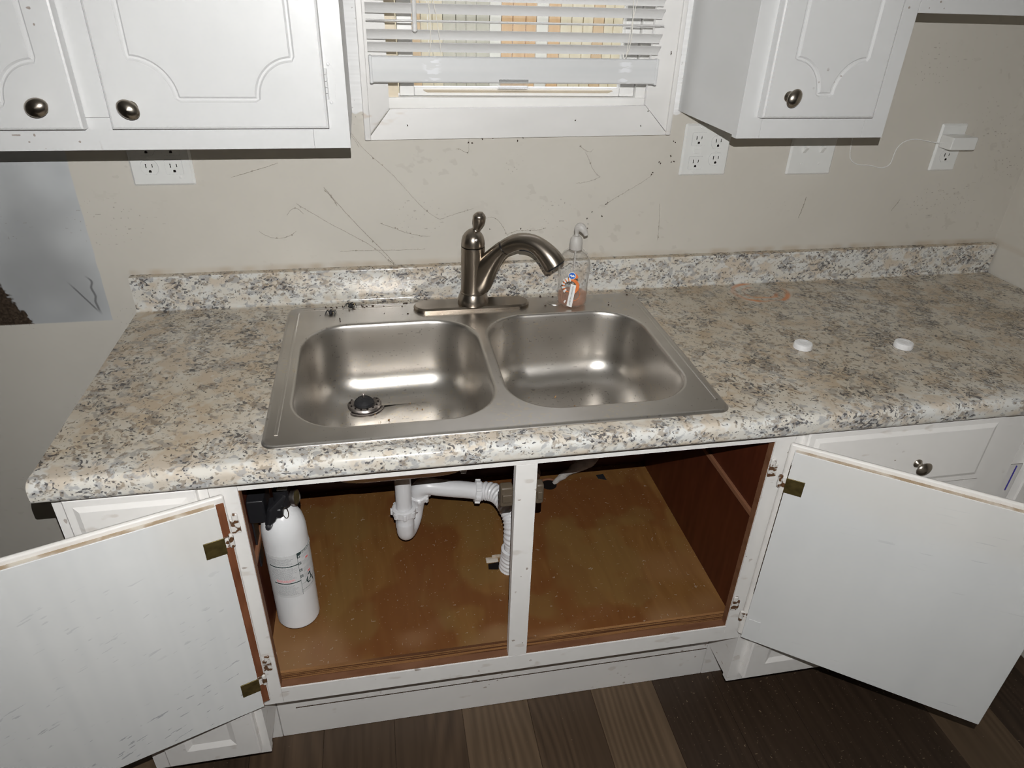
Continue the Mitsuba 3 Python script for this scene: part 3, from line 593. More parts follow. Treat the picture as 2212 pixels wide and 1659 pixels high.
# ---- bottle caps on the worktop
def bottle_cap(x, y, a, label):
    c = thing('bottle_cap', label, 'cap', 'white caps on the worktop')
    pr = [(0.0001, 0.0122), (0.0085, 0.0122), (0.0092, 0.0128), (0.0165, 0.0128), (0.0186, 0.0118), (0.0194, 0.0100), (0.0200, 0.0010), (0.0196, 0.0)]
    m = lathe(pr, 72); r = np.linalg.norm(m.vertices[:, :2], axis=1); ang = np.arctan2(m.vertices[:, 1], m.vertices[:, 0])
    sel = (r > 0.0190); m.vertices[sel, :2] *= (1 + 0.008 * np.sign(np.sin(ang[sel] * 36)))[:, None]
    obj('shell', m.apply_translation((x, y, ZC + 0.0006)), 'm_cap', c, smooth=35)
    ar = [hull([(0.0125 * math.cos(t), 0.0125 * math.sin(t), z) for t in np.linspace(t0, t0 + .5, 5) for z in (0, .0006)] + [(0.0150 * math.cos(t), 0.0150 * math.sin(t), z) for t in np.linspace(t0, t0 + .5, 5) for z in (0, .0006)]) for t0 in (a, a + 1.2, a + 2.2, a + 3.4, a + 4.6)]
    ln = meshkit.text_mesh('PUSH', 0.0042, 0.0005); ln.apply_translation((-np.ptp(ln.vertices[:, 0]) / 2, -0.002, 0)); ln = xf(ln, rot((0, 0, 1), math.degrees(a)))
    obj('embossing', cat(ar).apply_translation((x, y, ZC + 0.0133)), 'm_cap', c)
bottle_cap(0.692, -0.385, 0.4, 'white ribbed plastic bottle cap, the one nearer the sink')
bottle_cap(0.9215, -0.4110, 1.5, 'white ribbed plastic bottle cap, the one farther from the sink')

# ---- dead bees on the sink ledge
def bee(x, y, a, z, label):
    b = thing('bee', label, 'insect', 'dead bees on the sink ledge')
    Mx = trimesh.transformations.translation_matrix((x, y, z)) @ rot((0, 0, 1), a)
    def el(c, r): s = trimesh.creation.icosphere(2); s.apply_scale(r); s.apply_translation(c); return xf(s, Mx)
    obj('thorax', cat([el((0, 0.003, 0.0045), (.0042, .0045, .0040)), el((0, 0.0085, 0.0040), (.0028, .0024, .0026))]), 'm_black_rubber', b)
    obj('abdomen', el((0, -0.0045, 0.0042), (.0045, .0055, .0040)), 'm_black_rubber', b)
    labels[obj('yellow_band', el((0, -0.0075, 0.0035), (.0043, .0036, .0033)), 'm_bee_yellow', b)] = {'label': 'yellow hair at the tail'}
    for s in (-1, 1):
        for t in (-1, 0, 1):
            p = spline([(s * .003, t * .003, .004), (s * .0075, t * .005, .007 + .002 * (t > 0)), (s * .0105, t * .0075 + .003, .003), (s * .011, t * .009 + .004, .0008)], 8)
            obj('leg', xf(sweep(p, 0.0007, 6), Mx), 'm_black_rubber', b)
    w = [hull([(s * .002, .002, .0075), (s * .010, -.003, .0085), (s * .012, -.0075, .008), (s * .005, -.007, .0082), (s * .004, -.004, .0088)]) for s in (-1, 1)]
    obj('wing', xf(w[0], Mx), 'm_web', b); obj('wing', xf(w[1], Mx), 'm_web', b)
bee(-0.322, -0.093, 170, ZR, 'dead black and yellow bee lying in the open on the left sink ledge')
bee(-0.2775, -0.058, 150, ZR, 'dead black and yellow bee against the upstand at the sink edge')

# ------------------------------------------------------------------ cabinets
def frame_box(parent, x0, x1, z0, z1, y0, y1, name, mat='m_cabinet_low', r=0.0004):
    return obj(name, rbox(x0, x1, y0, y1, z0, z1, r), mat, parent)

def knob(parent, x, y, z, ang=40, name='knob'):
    """oval mushroom knob pointing to -y from the surface at y"""
    foot = lathe([(0.0001, 0.0), (0.0098, 0.0), (0.0100, 0.002), (0.0080, 0.0045), (0.0056, 0.008), (0.0050, 0.013), (0.0062, 0.016), (0.0001, 0.0165)], 24)
    head = lathe([(0.0001, 0.0138), (0.0075, 0.0142), (0.0130, 0.0172), (0.0150, 0.0200), (0.0148, 0.0215), (0.0120, 0.0250), (0.0070, 0.0278), (0.0001, 0.0290)], 36)
    head.apply_scale((1.14, 0.92, 1)); head.apply_transform(rot((0, 0, 1), ang))
    m = xf(cat([foot, head]), frame_mat((x, y, z), (1, 0, 0), (0, 0, 1), (0, -1, 0)))
    return obj(name, m, 'm_knob', parent, smooth=40)

def groove_door(x0, x1, z0, z1, y, t, gx, gz, rad, w=0.0045, dep=0.0035, r_edge=0.004):
    """slab door with a routed provincial groove: scooped corners.  gx,gz: inset of the groove; rad: scoop radius (x,z)"""
    a, b, c, d = x0 + gx, x1 - gx, z0 + gz, z1 - gz
    rx, rz = rad
    def scoop(cx, cz, a0, a1, n=14):
        tt = np.radians(np.linspace(a0, a1, n)); return [(cx + rx * math.cos(q), cz + rz * math.sin(q)) for q in tt]
    path = scoop(a, c, 90, 0) + scoop(b, c, 180, 90) + scoop(b, d, 270, 180) + scoop(a, d, 360, 270)
    pl = sg.Polygon(path)
    o = pl.buffer(w, join_style='mitre', mitre_limit=3).simplify(1e-6); i = pl.buffer(-w, join_style='mitre', mitre_limit=3).simplify(1e-6); 
    # resample the three outlines with the same count by projecting from the middle path
    def dense(poly):
        r_ = poly.exterior; n = 400; return np.array([r_.interpolate(k / n, normalized=True).coords[0] for k in range(n)])
    mid = dense(pl)
    def proj(poly):
        r_ = poly.exterior; return np.array([r_.interpolate(r_.project(sg.Point(p))).coords[0] for p in mid])
    po, pi = proj(o), proj(i)
    face = sg.box(x0 + r_edge, z0 + r_edge, x1 - r_edge, z1 - r_edge).difference(sg.Polygon(po).buffer(0))
    def tri(poly):
        poly = poly if poly.geom_type == 'Polygon' else max(poly.geoms, key=lambda g: g.area)
        v, f = trimesh.creation.triangulate_polygon(poly, engine='earcut'); return trimesh.Trimesh(np.c_[v[:, 0], np.full(len(v), y), v[:, 1]], f, process=False)
    n = len(mid)
    V = np.vstack([np.c_[po[:, 0], np.full(n, y), po[:, 1]], np.c_[(po[:, 0] + 2 * mid[:, 0]) / 3, np.full(n, y + dep), (po[:, 1] + 2 * mid[:, 1]) / 3], np.c_[(pi[:, 0] + 2 * mid[:, 0]) / 3, np.full(n, y + dep), (pi[:, 1] + 2 * mid[:, 1]) / 3], np.c_[pi[:, 0], np.full(n, y), pi[:, 1]]])
    Fq = []
    for k in range(3):
        for j in range(n):
            e = (j + 1) % n; Fq += [[k * n + j, k * n + e, (k + 1) * n + e], [k * n + j, (k + 1) * n + e, (k + 1) * n + j]]
    gr = trimesh.Trimesh(V, Fq, process=False)
    ms = [tri(face), gr, tri(sg.Polygon(pi).buffer(0))]
    rings = [(x0 + r_edge, x1 - r_edge, z0 + r_edge, z1 - r_edge, y), (x0 + r_edge * .3, x1 - r_edge * .3, z0 + r_edge * .3, z1 - r_edge * .3, y + r_edge * .3), (x0, x1, z0, z1, y + r_edge), (x0, x1, z0, z1, y + t)]
    vv = [[(p, yy, s) for p, s in ((q0, s0), (q1, s0), (q1, s1), (q0, s1))] for q0, q1, s0, s1, yy in rings]
    V2 = np.array(vv).reshape(-1, 3); F2 = []
    for k in range(3):
        for j in range(4):
            e = (j + 1) % 4; F2 += [[k * 4 + j, k * 4 + e, (k + 1) * 4 + e], [k * 4 + j, (k + 1) * 4 + e, (k + 1) * 4 + j]]
    F2 += [[12, 13, 14], [12, 14, 15]]
    ms.append(trimesh.Trimesh(V2, F2, process=False))
    return cat(ms)

def panel_front(x0, x1, z0, z1, y, t, border, bev, raised=True, r=0.003):
    """slab front with a raised (or sunk) flat field inside a bevelled border"""
    s = 0.004
    yb, yf = (y + s, y) if raised else (y, y + s * 1.6)
    rings = [(0, y + t), (0, yb + r if raised else y + r), (r, yb), (border, yb), (border + bev, yf)]
    V = []
    for d, yy in rings: V += [(x0 + d, yy, z0 + d), (x1 - d, yy, z0 + d), (x1 - d, yy, z1 - d), (x0 + d, yy, z1 - d)]
    Fq = []
    for k in range(len(rings) - 1):
        for j in range(4):
            e = (j + 1) % 4; Fq += [[k * 4 + j, k * 4 + e, (k + 1) * 4 + e], [k * 4 + j, (k + 1) * 4 + e, (k + 1) * 4 + j]]
    b = (len(rings) - 1) * 4; Fq += [[b, b + 1, b + 2], [b, b + 2, b + 3], [0, 2, 1], [0, 3, 2]]
    m = trimesh.Trimesh(np.array(V), Fq, process=False); trimesh.repair.fix_normals(m); return m

# ---- upper cabinets
UL = thing('wall_cabinet', 'white wall cabinet with two grooved doors and oval knobs, above the left of the worktop', 'cabinet')
UY, UZ, UXR = -0.3258, 1.3335, -0.2390
obj('carcass', bx(-1.42, UXR - 0.001, UY + 0.019, -0.001, UZ + 0.006, 2.15), 'm_cabinet', UL, smooth=False)
frame_box(UL, -0.299, UXR, UZ, 2.15, UY, UY + 0.0188, 'stile', 'm_cabinet')
frame_box(UL, -0.650, -0.600, UZ + 0.0505, 2.10, UY, UY + 0.0188, 'stile', 'm_cabinet')
frame_box(UL, -1.42, -1.36, UZ, 2.15, UY, UY + 0.0188, 'stile', 'm_cabinet')
frame_box(UL, -1.3598, -0.2992, UZ, UZ + 0.0500, UY, UY + 0.0188, 'rail', 'm_cabinet')
frame_box(UL, -1.3598, -0.2992, 2.1005, 2.15, UY, UY + 0.0188, 'rail', 'm_cabinet')
D1 = obj('door', groove_door(-0.6055, -0.2715, 1.3685, 2.115, UY - 0.0185, 0.0182, 0.0465, 0.0450, (0.0600, 0.0600)), 'm_cabinet', UL, smooth=30)
knob(D1, -0.5690, UY - 0.0185, 1.4020, -32)
D2 = obj('door', groove_door(-0.9790, -0.6450, 1.3685, 2.115, UY - 0.0185 - .002, 0.0182, 0.0440, 0.0380, (0.0600, 0.0610)), 'm_cabinet', UL, smooth=30)
knob(D2, -0.6960, UY - 0.0205, 1.4050, 20)
D3 = obj('door', groove_door(-1.36, -1.02, 1.3685, 2.115, UY - 0.0185, 0.0182, 0.0465, 0.0450, (0.0600, 0.0600)), 'm_cabinet', UL, smooth=30)
def leaf_hinge(parent, x, y, z, s=1):
    pl = sg.Polygon([(0.0, -.034), (.006, -.036), (.0125, -.024), (.0145, 0), (.0125, .024), (.006, .036), (0.0, .034)])
    if s < 0: pl = sg.Polygon([(-a, b_) for a, b_ in pl.exterior.coords])
    m = [xf(extr(pl, 0.0018), frame_mat((x, y, z), (1, 0, 0), (0, 0, 1), (0, -1, 0)))]
    for k in range(5): m.append(sweep([(x - .0005 * s, y - .003, z - .0235 + k * .0095), (x - .0005 * s, y - .003, z - .0150 + k * .0095)], 0.0036, 10))
    for dz in (-.029, .029): m.append(xf(lathe([(0.0001, .0022), (.0022, .0018), (.0028, 0)], 12), frame_mat((x + .0055 * s, y - .0015, z + dz), (1, 0, 0), (0, 0, 1), (0, -1, 0))))
    return obj('hinge', cat(m), 'm_cabinet', parent)
for z in (1.4360, 2.04): leaf_hinge(UL, -0.2700, UY - .0002, z)

UR = thing('wall_cabinet', 'narrow white wall cabinet with one grooved door, right of the window', 'cabinet')
RY, RZ, RX0, RX1 = -0.2925, 1.3375, 0.4915, 0.8100
obj('carcass', bx(RX0 + .001, RX1 - .001, RY + .019, -0.001, RZ + .004, 2.15), 'm_wall_side' if False else 'm_cabinet', UR, smooth=False)
frame_box(UR, RX0, RX0 + 0.048, RZ, 2.15, RY, RY + .0188, 'stile', 'm_cabinet'); frame_box(UR, RX1 - 0.048, RX1, RZ, 2.15, RY, RY + .0188, 'stile', 'm_cabinet')
frame_box(UR, RX0 + .0482, RX1 - .0482, RZ, RZ + .050, RY, RY + .0188, 'rail', 'm_cabinet'); frame_box(UR, RX0 + .0482, RX1 - .0482, 2.10, 2.15, RY, RY + .0188, 'rail', 'm_cabinet')
D4 = obj('door', groove_door(0.5275, 0.7660, 1.3775, 2.115, RY - .0185, .0182, 0.0470, 0.0425, (0.0580, 0.0620)), 'm_cabinet', UR, smooth=30)
knob(D4, 0.5740, RY - .0185, 1.4165, 62)
leaf_hinge(UR, 0.7675, RY - .0002, 1.4430); leaf_hinge(UR, 0.7675, RY - .0002, 2.04)
BRI = thing('bridge_cabinet', 'short white wall cabinet at the upper right corner, hung higher than its neighbour', 'cabinet')
obj('carcass', bx(0.812, 1.486, RY + .019, -0.001, 1.566, 2.15), 'm_cabinet', BRI, smooth=False)
frame_box(BRI, 0.8105, 1.4865, 1.560, 1.64, RY, RY + .0188, 'rail', 'm_cabinet'); frame_box(BRI, 0.8105, 0.86, 1.6402, 2.15, RY, RY + .0188, 'stile', 'm_cabinet'); frame_box(BRI, 1.44, 1.4865, 1.6402, 2.15, RY, RY + .0188, 'stile', 'm_cabinet')
obj('door', groove_door(0.85, 1.45, 1.62, 2.12, RY - .0185, .0182, 0.047, 0.045, (0.058, 0.06)), 'm_cabinet', BRI, smooth=30)

# ---- base units
BL = thing('base_cabinet', 'white base cabinet with raised panel drawer, at the left end of the worktop', 'cabinet')
obj('carcass', cat([bx(-0.747, -0.5125, YF + .0192, -0.002, 0.118, 0.8755)]), 'm_cabinet_low', BL, smooth=False)
frame_box(BL, -0.7475, -0.706, 0.112, ZT - .0003, YF, YF + .019, 'stile'); frame_box(BL, -0.549, -0.5115, 0.112, ZT - .0003, YF, YF + .019, 'stile')
frame_box(BL, -0.7058, -0.5492, 0.84, ZT - .0003, YF, YF + .019, 'rail'); frame_box(BL, -0.7058, -0.5492, 0.655, 0.695, YF, YF + .019, 'rail'); frame_box(BL, -0.7058, -0.5492, 0.112, 0.16, YF, YF + .019, 'rail')
obj('drawer_front', panel_front(-0.727, -0.5265, 0.690, 0.861, YF - .0185, .0182, 0.0145, 0.009, True), 'm_cabinet_low', BL, smooth=20)
obj('door', panel_front(-0.7125, -0.5275, 0.139, 0.650, YF - .0190, .0187, 0.043, 0.012, False), 'm_cabinet_low', BL, smooth=20)
obj('toe_board', bx(-0.747, -0.5125, -0.505, -0.49, 0.001, 0.117), 'm_cabinet_low', BL, smooth=False)

BR = thing('base_cabinet', 'white base cabinet with raised panel drawer and knob, under the right of the worktop', 'cabinet')
obj('carcass', bx(0.5660, 1.484, YF + .0192, -0.002, 0.118, 0.8755), 'm_cabinet_low', BR, smooth=False)
frame_box(BR, 0.5645, 0.605, 0.112, ZT - .0003, YF, YF + .019, 'stile'); frame_box(BR, 1.000, 1.1060, 0.112, ZT - .0003, YF, YF + .019, 'stile'); frame_box(BR, 1.44, 1.485, 0.112, ZT - .0003, YF, YF + .019, 'stile')
frame_box(BR, 0.6052, 0.9998, 0.84, ZT - .0003, YF, YF + .019, 'rail'); frame_box(BR, 0.6052, 0.9998, 0.655, 0.695, YF, YF + .019, 'rail'); frame_box(BR, 0.6052, 0.9998, 0.112, 0.16, YF, YF + .019, 'rail')
frame_box(BR, 1.1062, 1.4398, 0.72, ZT - .0003, YF, YF + .019, 'rail'); frame_box(BR, 1.1062, 1.4398, 0.112, 0.16, YF, YF + .019, 'rail')
DR = obj('drawer_front', panel_front(0.5810, 1.0190, 0.7020, 0.8630, YF - .0185, .0182, 0.0145, 0.009, True), 'm_cabinet_low', BR, smooth=20)
knob(DR, 0.8450, YF - .0185, 0.7660, 20)
obj('door', panel_front(0.5940, 1.0190, 0.139, 0.662, YF - .0190, .0187, 0.047, 0.012, False), 'm_cabinet_low', BR, smooth=20)
obj('door', panel_front(1.1360, 1.455, 0.139, 0.76, YF - .0190, .0187, 0.047, 0.012, False), 'm_cabinet_low', BR, smooth=20)
labels[obj('blue_tape', rbox(1.1215, 1.1235, YF - .0016, YF + .0005, 0.648, 0.715, .0005), 'm_blue_line', BR)] = {'label': 'dark blue line down the stile'}
obj('toe_board', bx(0.5660, 1.484, -0.505, -0.49, 0.001, 0.117), 'm_cabinet_low', BR, smooth=False)

SC = thing('sink_cabinet', 'white sink base cabinet with both doors swung open showing its bare plywood floor', 'cabinet')
ZO0, ZO1 = 0.3177, 0.8390
frame_box(SC, -0.5108, -0.4650, ZB, ZT - .0003, YF, YF + .019, 'stile'); frame_box(SC, 0.5230, 0.5638, ZB, ZT - .0003, YF, YF + .019, 'stile')
frame_box(SC, -0.4648, 0.5228, ZO1, ZT - .0003, YF, YF + .019, 'rail'); frame_box(SC, -0.4648, 0.5228, ZB, ZO0, YF, YF + .019, 'rail')
frame_box(SC, 0.0118, 0.0519, ZO0 + .0002, ZO1 - .0002, YF, YF + .019, 'mullion')
e = 0.0010
for nm, mesh in (('bare_edge', bx(-0.4650, 0.5230, YF + .003, YF + .0195, ZO0 - .001, ZO0 + .0012)), ('bare_edge', bx(-0.4652, -0.4640, YF + .004, YF + .0195, ZO0, ZO1)), ('bare_edge', bx(0.5220, 0.5232, YF + .004, YF + .0195, ZO0, ZO1))):
    obj(nm, mesh, 'm_brown_frame', SC, smooth=False)
labels[SC + '__bare_edge'] = {'label': 'bare brown inner edge of the frame'}
obj('floor_panel', bx(-0.4895, 0.5355, YF + .026, -0.012, 0.3325, 0.3400), 'm_plywood', SC, smooth=False)
obj('floor_panel_edge', cat([bx(-0.4895, 0.5355, YF + .0205, YF + .0262, 0.3150, 0.3398)]), 'm_ply_edge', SC, smooth=False)
labels[SC + '__floor_panel'] = {'label': 'stained orange-brown plywood floor of the sink cabinet'}
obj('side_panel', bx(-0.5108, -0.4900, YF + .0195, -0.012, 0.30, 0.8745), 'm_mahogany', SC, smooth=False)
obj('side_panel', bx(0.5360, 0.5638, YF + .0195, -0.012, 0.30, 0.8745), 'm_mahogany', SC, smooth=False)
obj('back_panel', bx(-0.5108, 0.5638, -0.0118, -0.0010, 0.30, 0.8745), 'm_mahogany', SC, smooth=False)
obj('cleat', rbox(0.5290, 0.5365, -0.592, -0.10, 0.6250, 0.6370, .001), 'm_cleat', SC); obj('cleat', rbox(-0.4905, -0.4830, -0.592, -0.10, 0.578, 0.590, .001), 'm_cleat', SC)
obj('toe_board', rbox(-0.5105, 0.5640, -0.505, -0.49, 0.001, 0.262, .001), 'm_cabinet_low', SC)
obj('toe_strip', rbox(-0.47, 0.5630, -0.5065, -0.5045, 0.1010, 0.1030, .0005), 'm_grime', SC)
# joint between toe board and the rail above: a closing board
obj('toe_cover', bx(-0.5105, 0.5640, YF + .0195, -0.49, 0.2630, 0.2720), 'm_cabinet_low', SC, smooth=False)
for x0, x1 in ((-0.014, 0.0105), (0.0530, 0.0690)):
    labels[obj('catch', cat([rbox(x0, x1, -0.606, -0.585, 0.738, 0.783, .004), rbox(x0 + .003, x1 - .003, -0.611, -0.600, 0.752, 0.770, .002)]), 'm_catch', SC)] = {'label': 'brown roller catch on the mullion'}

def open_door(sgn, H, th, z0, z1, w, brown):
    """lipped door seen from inside.  local: u along the door from the hinge, n toward the viewer"""
    u = np.array([sgn * math.cos(th), -math.sin(th), 0.0]); n = np.array([-sgn * math.sin(th), -math.cos(th), 0.0])
    M = frame_mat((H[0], H[1], 0), u, (0, 0, 1), n)        # local x = u, y = up, z = toward viewer
    def L(m): 
        m = xf(m, M)
        if np.linalg.det(M[:3, :3]) < 0: m.invert()
        return m
    def lbox(a, b, c, d, e0, f, r=.001): return L(rbox(a, b, c, d, e0, f, r))
    o = 0.0105; oh = 0.0155 if brown else 0.0105
    dk = obj('door', lbox(0, w, z0, z1, -0.0095, 0.0, .0012), 'm_door_back', SC)
    obj('lip', lbox(-oh, w + .001, z0 - .003, z1 + o, -0.0200, -0.0096, .0045), 'm_door_edge', dk)
    labels[obj('worn_rabbet', lbox(0.002, w - .001, z1 - .0002, z1 + .0010, -0.0096, -0.0015, .0003), 'm_tan_wear', dk)] = {'label': 'worn tan line along the top edge'}
    if brown:
        labels[obj('bare_hinge_edge', lbox(-oh + .0030, 0.0015, z0 + .002, z1 - .002, -0.0097, -0.0085, .0003), 'm_bare_wood', dk)] = {'label': 'bare reddish wood along the hinge edge'}
        obj('bare_hinge_side', lbox(-.0008, .0006, z0 + .002, z1 - .002, -0.0095, -0.0004, .0002), 'm_bare_wood', dk)
    else:
        obj('edge_crack', lbox(-.0005, .0009, z0 + .14, z1 - .03, -0.0080, 0.0002, .0002), 'm_grime', dk)
    for hz, painted in ((z1 - (0.082 if brown else 0.076), False), (z0 + (0.072 if brown else 0.060), not brown)):
        hg = [lbox(-0.001, 0.033, hz - .0200, hz + .0150, 0.0, 0.0018, .0006)]
        if painted: hg = [lbox(0.006, 0.032, hz - .022, hz + .004, 0.0, 0.0010, .0004)]
        hk = obj('hinge', cat(hg), 'm_door_back' if painted else 'm_brass', dk)
        kn = [L(xf(lathe([(0.0001, -.012), (.0042, -.012), (.0048, -.004), (.0042, .004), (.0048, .008), (.0040, .014), (.0001, .016)], 14), np.array([[1, 0, 0, -.0115], [0, 0, 1, hz], [0, -1, 0, -.0045], [0, 0, 0, 1.0]])))]
        kn.append(lbox(-0.0125, 0.0, hz - .014, hz + .010, -0.0085, -0.0060, .0008))
        kn.append(rbox(min(H[0] - sgn * .004, H[0] - sgn * .022), max(H[0] - sgn * .004, H[0] - sgn * .022), YF - .0030, YF + .0002, hz - .004, hz + .026, .0012))
        kn.append(rbox(H[0] - .0055 - sgn * .016, H[0] + .0055 - sgn * .016, YF - .0050, YF + .0002, hz + .018, hz + .040, .0045))
        obj('hinge_knuckle', cat(kn), 'm_hinge_paint', dk)
    return dk
k = open_door(1, (0.5437, -0.645), math.radians(36.49), 0.3170, 0.8356, 0.4731, False); labels[k] = {'label': 'right door swung open, its scuffed inner face to the room'}
k = open_door(-1, (-0.4943, -0.645), math.radians(19.29), 0.3130, 0.8348, 0.4850, True); labels[k] = {'label': 'left door swung open, its scuffed inner face to the room'}

# ------------------------------------------------------------------ wall plates
def receptacle(parent, x, z, square=False, y=-0.006):
    if square: s = sg.Polygon(rrect(-.0168, .0168, -.0145, .0145, .002, 4))
    else: s = sg.Point(0, 0).buffer(.0172, 24).intersection(sg.box(-.0172, -.0142, .0172, .0142))
    k = obj('receptacle', xf(extr(s, .0022), frame_mat((x, y + .0006, z), (1, 0, 0), (0, 0, 1), (0, -1, 0))), 'm_plate', parent)
    ring = s.buffer(.0006).difference(s.buffer(-.0001))
    obj('outline', xf(extr(ring, .0003), frame_mat((x, y - .0001, z), (1, 0, 0), (0, 0, 1), (0, -1, 0))), 'm_print', k)
    sl = [bx(x - .0070, x - .0054, y - .0022, y - .0012, z - .0005, z + .0075), bx(x + .0054, x + .0068, y - .0022, y - .0012, z + .0005, z + .0070)]
    sl.append(xf(extr(sg.Point(0, 0).buffer(.0026, 10).union(sg.box(-.0026, -.0026, .0026, 0)), .0010), frame_mat((x + .0002, y - .0012, z - .0075), (1, 0, 0), (0, 0, 1), (0, -1, 0))))
    obj('slot', cat(sl), 'm_hole', k)
def wplate(name, label, cat_, x0, x1, z0, z1):
    k = thing(name, label, cat_); a = sg.Polygon(rrect(x0, x1, z0, z1, .004, 5)); b_ = a.buffer(-.004)
    A, Bq = np.array(a.exterior.coords)[:-1], np.array(b_.exterior.coords)[:-1]
    pts = np.vstack([np.c_[A[:, 0], np.full(len(A), -.0002), A[:, 1]], np.c_[A[:, 0], np.full(len(A), -.0022), A[:, 1]], np.c_[Bq[:, 0], np.full(len(Bq), -.0060), Bq[:, 1]]])
    obj('plate', hull(pts), 'm_plate', k, smooth=20); return k
def screw(parent, x, z, y=-0.006):
    obj('screw', xf(lathe([(0.0001, .0012), (.0024, .0009), (.0030, 0)], 12), frame_mat((x, y, z), (1, 0, 0), (0, 0, 1), (0, -1, 0))), 'm_plate', parent)
O1 = wplate('outlet_plate', 'white two-gang outlet plate under the left wall cabinet', 'outlet', -0.6995, -0.5770, 1.1930, 1.3080)
for z in (1.2310, 1.2700): receptacle(O1, -0.6610, z)
for z in (1.2310, 1.2700): receptacle(O1, -0.6135, z, True)
screw(O1, -.661, 1.2505); screw(O1, -.605, 1.2095)
O2 = wplate('outlet_plate', 'white four-socket outlet plate between the window and the narrow wall cabinet', 'outlet', 0.5160, 0.6340, 1.1945, 1.3130)
for z in (1.2250, 1.2790): receptacle(O2, 0.5520, z, True)
obj('test_button', rbox(0.5430, 0.5610, -0.0085, -0.0055, 1.2460, 1.2600, .001), 'm_plate', O2)
for z in (1.2330, 1.2720): receptacle(O2, 0.6020, z)
screw(O2, .602, 1.2525); screw(O2, .552, 1.2035); screw(O2, .555, 1.3045)
O3 = wplate('switch_plate', 'white two-toggle switch plate under the narrow wall cabinet', 'light switch', 0.7965, 0.9165, 1.1920, 1.3070)
for xs in (0.8330, 0.8800):
    k = obj('toggle', hull([(xs - .0045, -.0055, 1.2440), (xs + .0045, -.0055, 1.2440), (xs - .0045, -.0055, 1.2560), (xs + .0045, -.0055, 1.2560), (xs - .0036, -.0170, 1.2580), (xs + .0036, -.0170, 1.2580), (xs - .0036, -.0150, 1.2630), (xs + .0036, -.0150, 1.2630)]), 'm_plate', O3, smooth=False)
    screw(O3, xs, 1.2190); screw(O3, xs, 1.2800)
O4 = wplate('outlet_plate', 'white single outlet plate holding the power adapter, on the wall at far right', 'outlet', 1.1985, 1.2715, 1.1955, 1.3110)
receptacle(O4, 1.2350, 1.2330); receptacle(O4, 1.2350, 1.2720); screw(O4, 1.235, 1.2525)
AD = thing('power_adapter', 'white box power adapter plugged into the wall outlet at far right', 'adapter')
obj('case', rbox(1.1990, 1.2700, -0.0520, -0.0085, 1.2560, 1.2870, .003), 'm_plate', AD)
wr = spline([(0.948, -.004, 1.45), (0.953, -.004, 1.33), (0.957, -.004, 1.262), (0.968, -.004, 1.226), (0.987, -.004, 1.2155), (1.028, -.004, 1.2115), (1.060, -.004, 1.2055), (1.079, -.004, 1.212), (1.085, -.004, 1.240), (1.092, -.004, 1.260), (1.109, -.005, 1.2715), (1.139, -.006, 1.2745), (1.170, -.012, 1.2700), (1.1992, -.025, 1.2690)], 90)
labels[obj('cord', sweep(wr, 0.0011, 8), 'm_plate', AD)] = {'label': 'thin white wire looping along the wall'}

# ------------------------------------------------------------------ under the sink
# left bowl drain: tailpiece, trap, arm, flexible coupling
PT = thing('drain_pipe', 'white plastic drain trap and corrugated pipe under the sink', 'pipe')
def tube(pts, r, n=30, sides=24): return sweep(spline(pts, n), r, sides)
obj('tailpiece', tube([(-0.187, -0.30, 0.728), (-0.187, -0.30, 0.60), (-0.188, -0.30, 0.500)], 0.0190), 'm_pvc', PT)
def nut(c, r=0.0285, h=0.020, ears=8, axis='z'):
    m = [lathe([(0.0195, -h / 2), (r - .002, -h / 2), (r, -h / 2 + .002), (r, h / 2 - .002), (r - .003, h / 2), (0.0195, h / 2)], 32)]
    for k in range(ears):
        a = k * 2 * math.pi / ears; b_ = rbox(r - .003, r + .004, -.004, .004, -h / 2 + .001, h / 2 - .003, .0012); m.append(xf(b_, rot((0, 0, 1), math.degrees(a))))
    m = cat(m)
    if axis == 'x': m = xf(m, rot((0, 1, 0), 90))
    return m.apply_translation(c)
obj('slip_nut', nut((-0.188, -0.30, 0.494)), 'm_pvc', PT)
obj('trap_bend', cat([tube([(-0.188, -0.30, 0.487), (-0.188, -0.30, 0.440), (-0.187, -0.296, 0.421), (-0.181, -0.281, 0.4125), (-0.173, -0.262, 0.4125), (-0.165, -0.244, 0.421), (-0.160, -0.236, 0.440), (-0.154, -0.236, 0.470), (-0.150, -0.238, 0.492)], 0.0205, 48),
                      lathe([(0.0216, -.003), (0.0222, 0), (0.0222, .012), (.0216, .014)], 32).apply_translation((-0.188, -0.30, 0.446))]), 'm_pvc', PT, smooth=40)
obj('slip_nut', xf(nut((0, 0, 0), .026, .016), rot((1, 0, 0), 12)).apply_translation((-0.150, -0.238, 0.485)), 'm_pvc', PT)
obj('trap_arm', tube([(-0.150, -0.238, 0.490), (-0.148, -0.240, 0.504), (-0.138, -0.243, 0.513), (-0.110, -0.247, 0.512), (-0.060, -0.250, 0.502), (-0.004, -0.253, 0.490)], 0.0210, 40), 'm_pvc', PT)
aa = np.array([0.056, -0.003, -0.007]); aa /= np.linalg.norm(aa)
nm = nut((0, 0, 0), .0265, .017); zz = aa; xx_ = np.cross((0, 0, 1), zz); xx_ /= np.linalg.norm(xx_)
obj('slip_nut', xf(nm, frame_mat((-0.004, -0.253, 0.490), xx_, np.cross(zz, xx_), zz)), 'm_pvc', PT)
fl = spline([(0.002, -0.254, 0.490), (0.022, -0.262, 0.494), (0.042, -0.284, 0.498), (0.056, -0.318, 0.494), (0.064, -0.350, 0.482), (0.065, -0.370, 0.455), (0.064, -0.374, 0.425)], 150)
rr_ = 0.0215 + 0.0026 * (0.5 + 0.5 * np.sin(np.linspace(0, 2 * np.pi * 17, 150)))
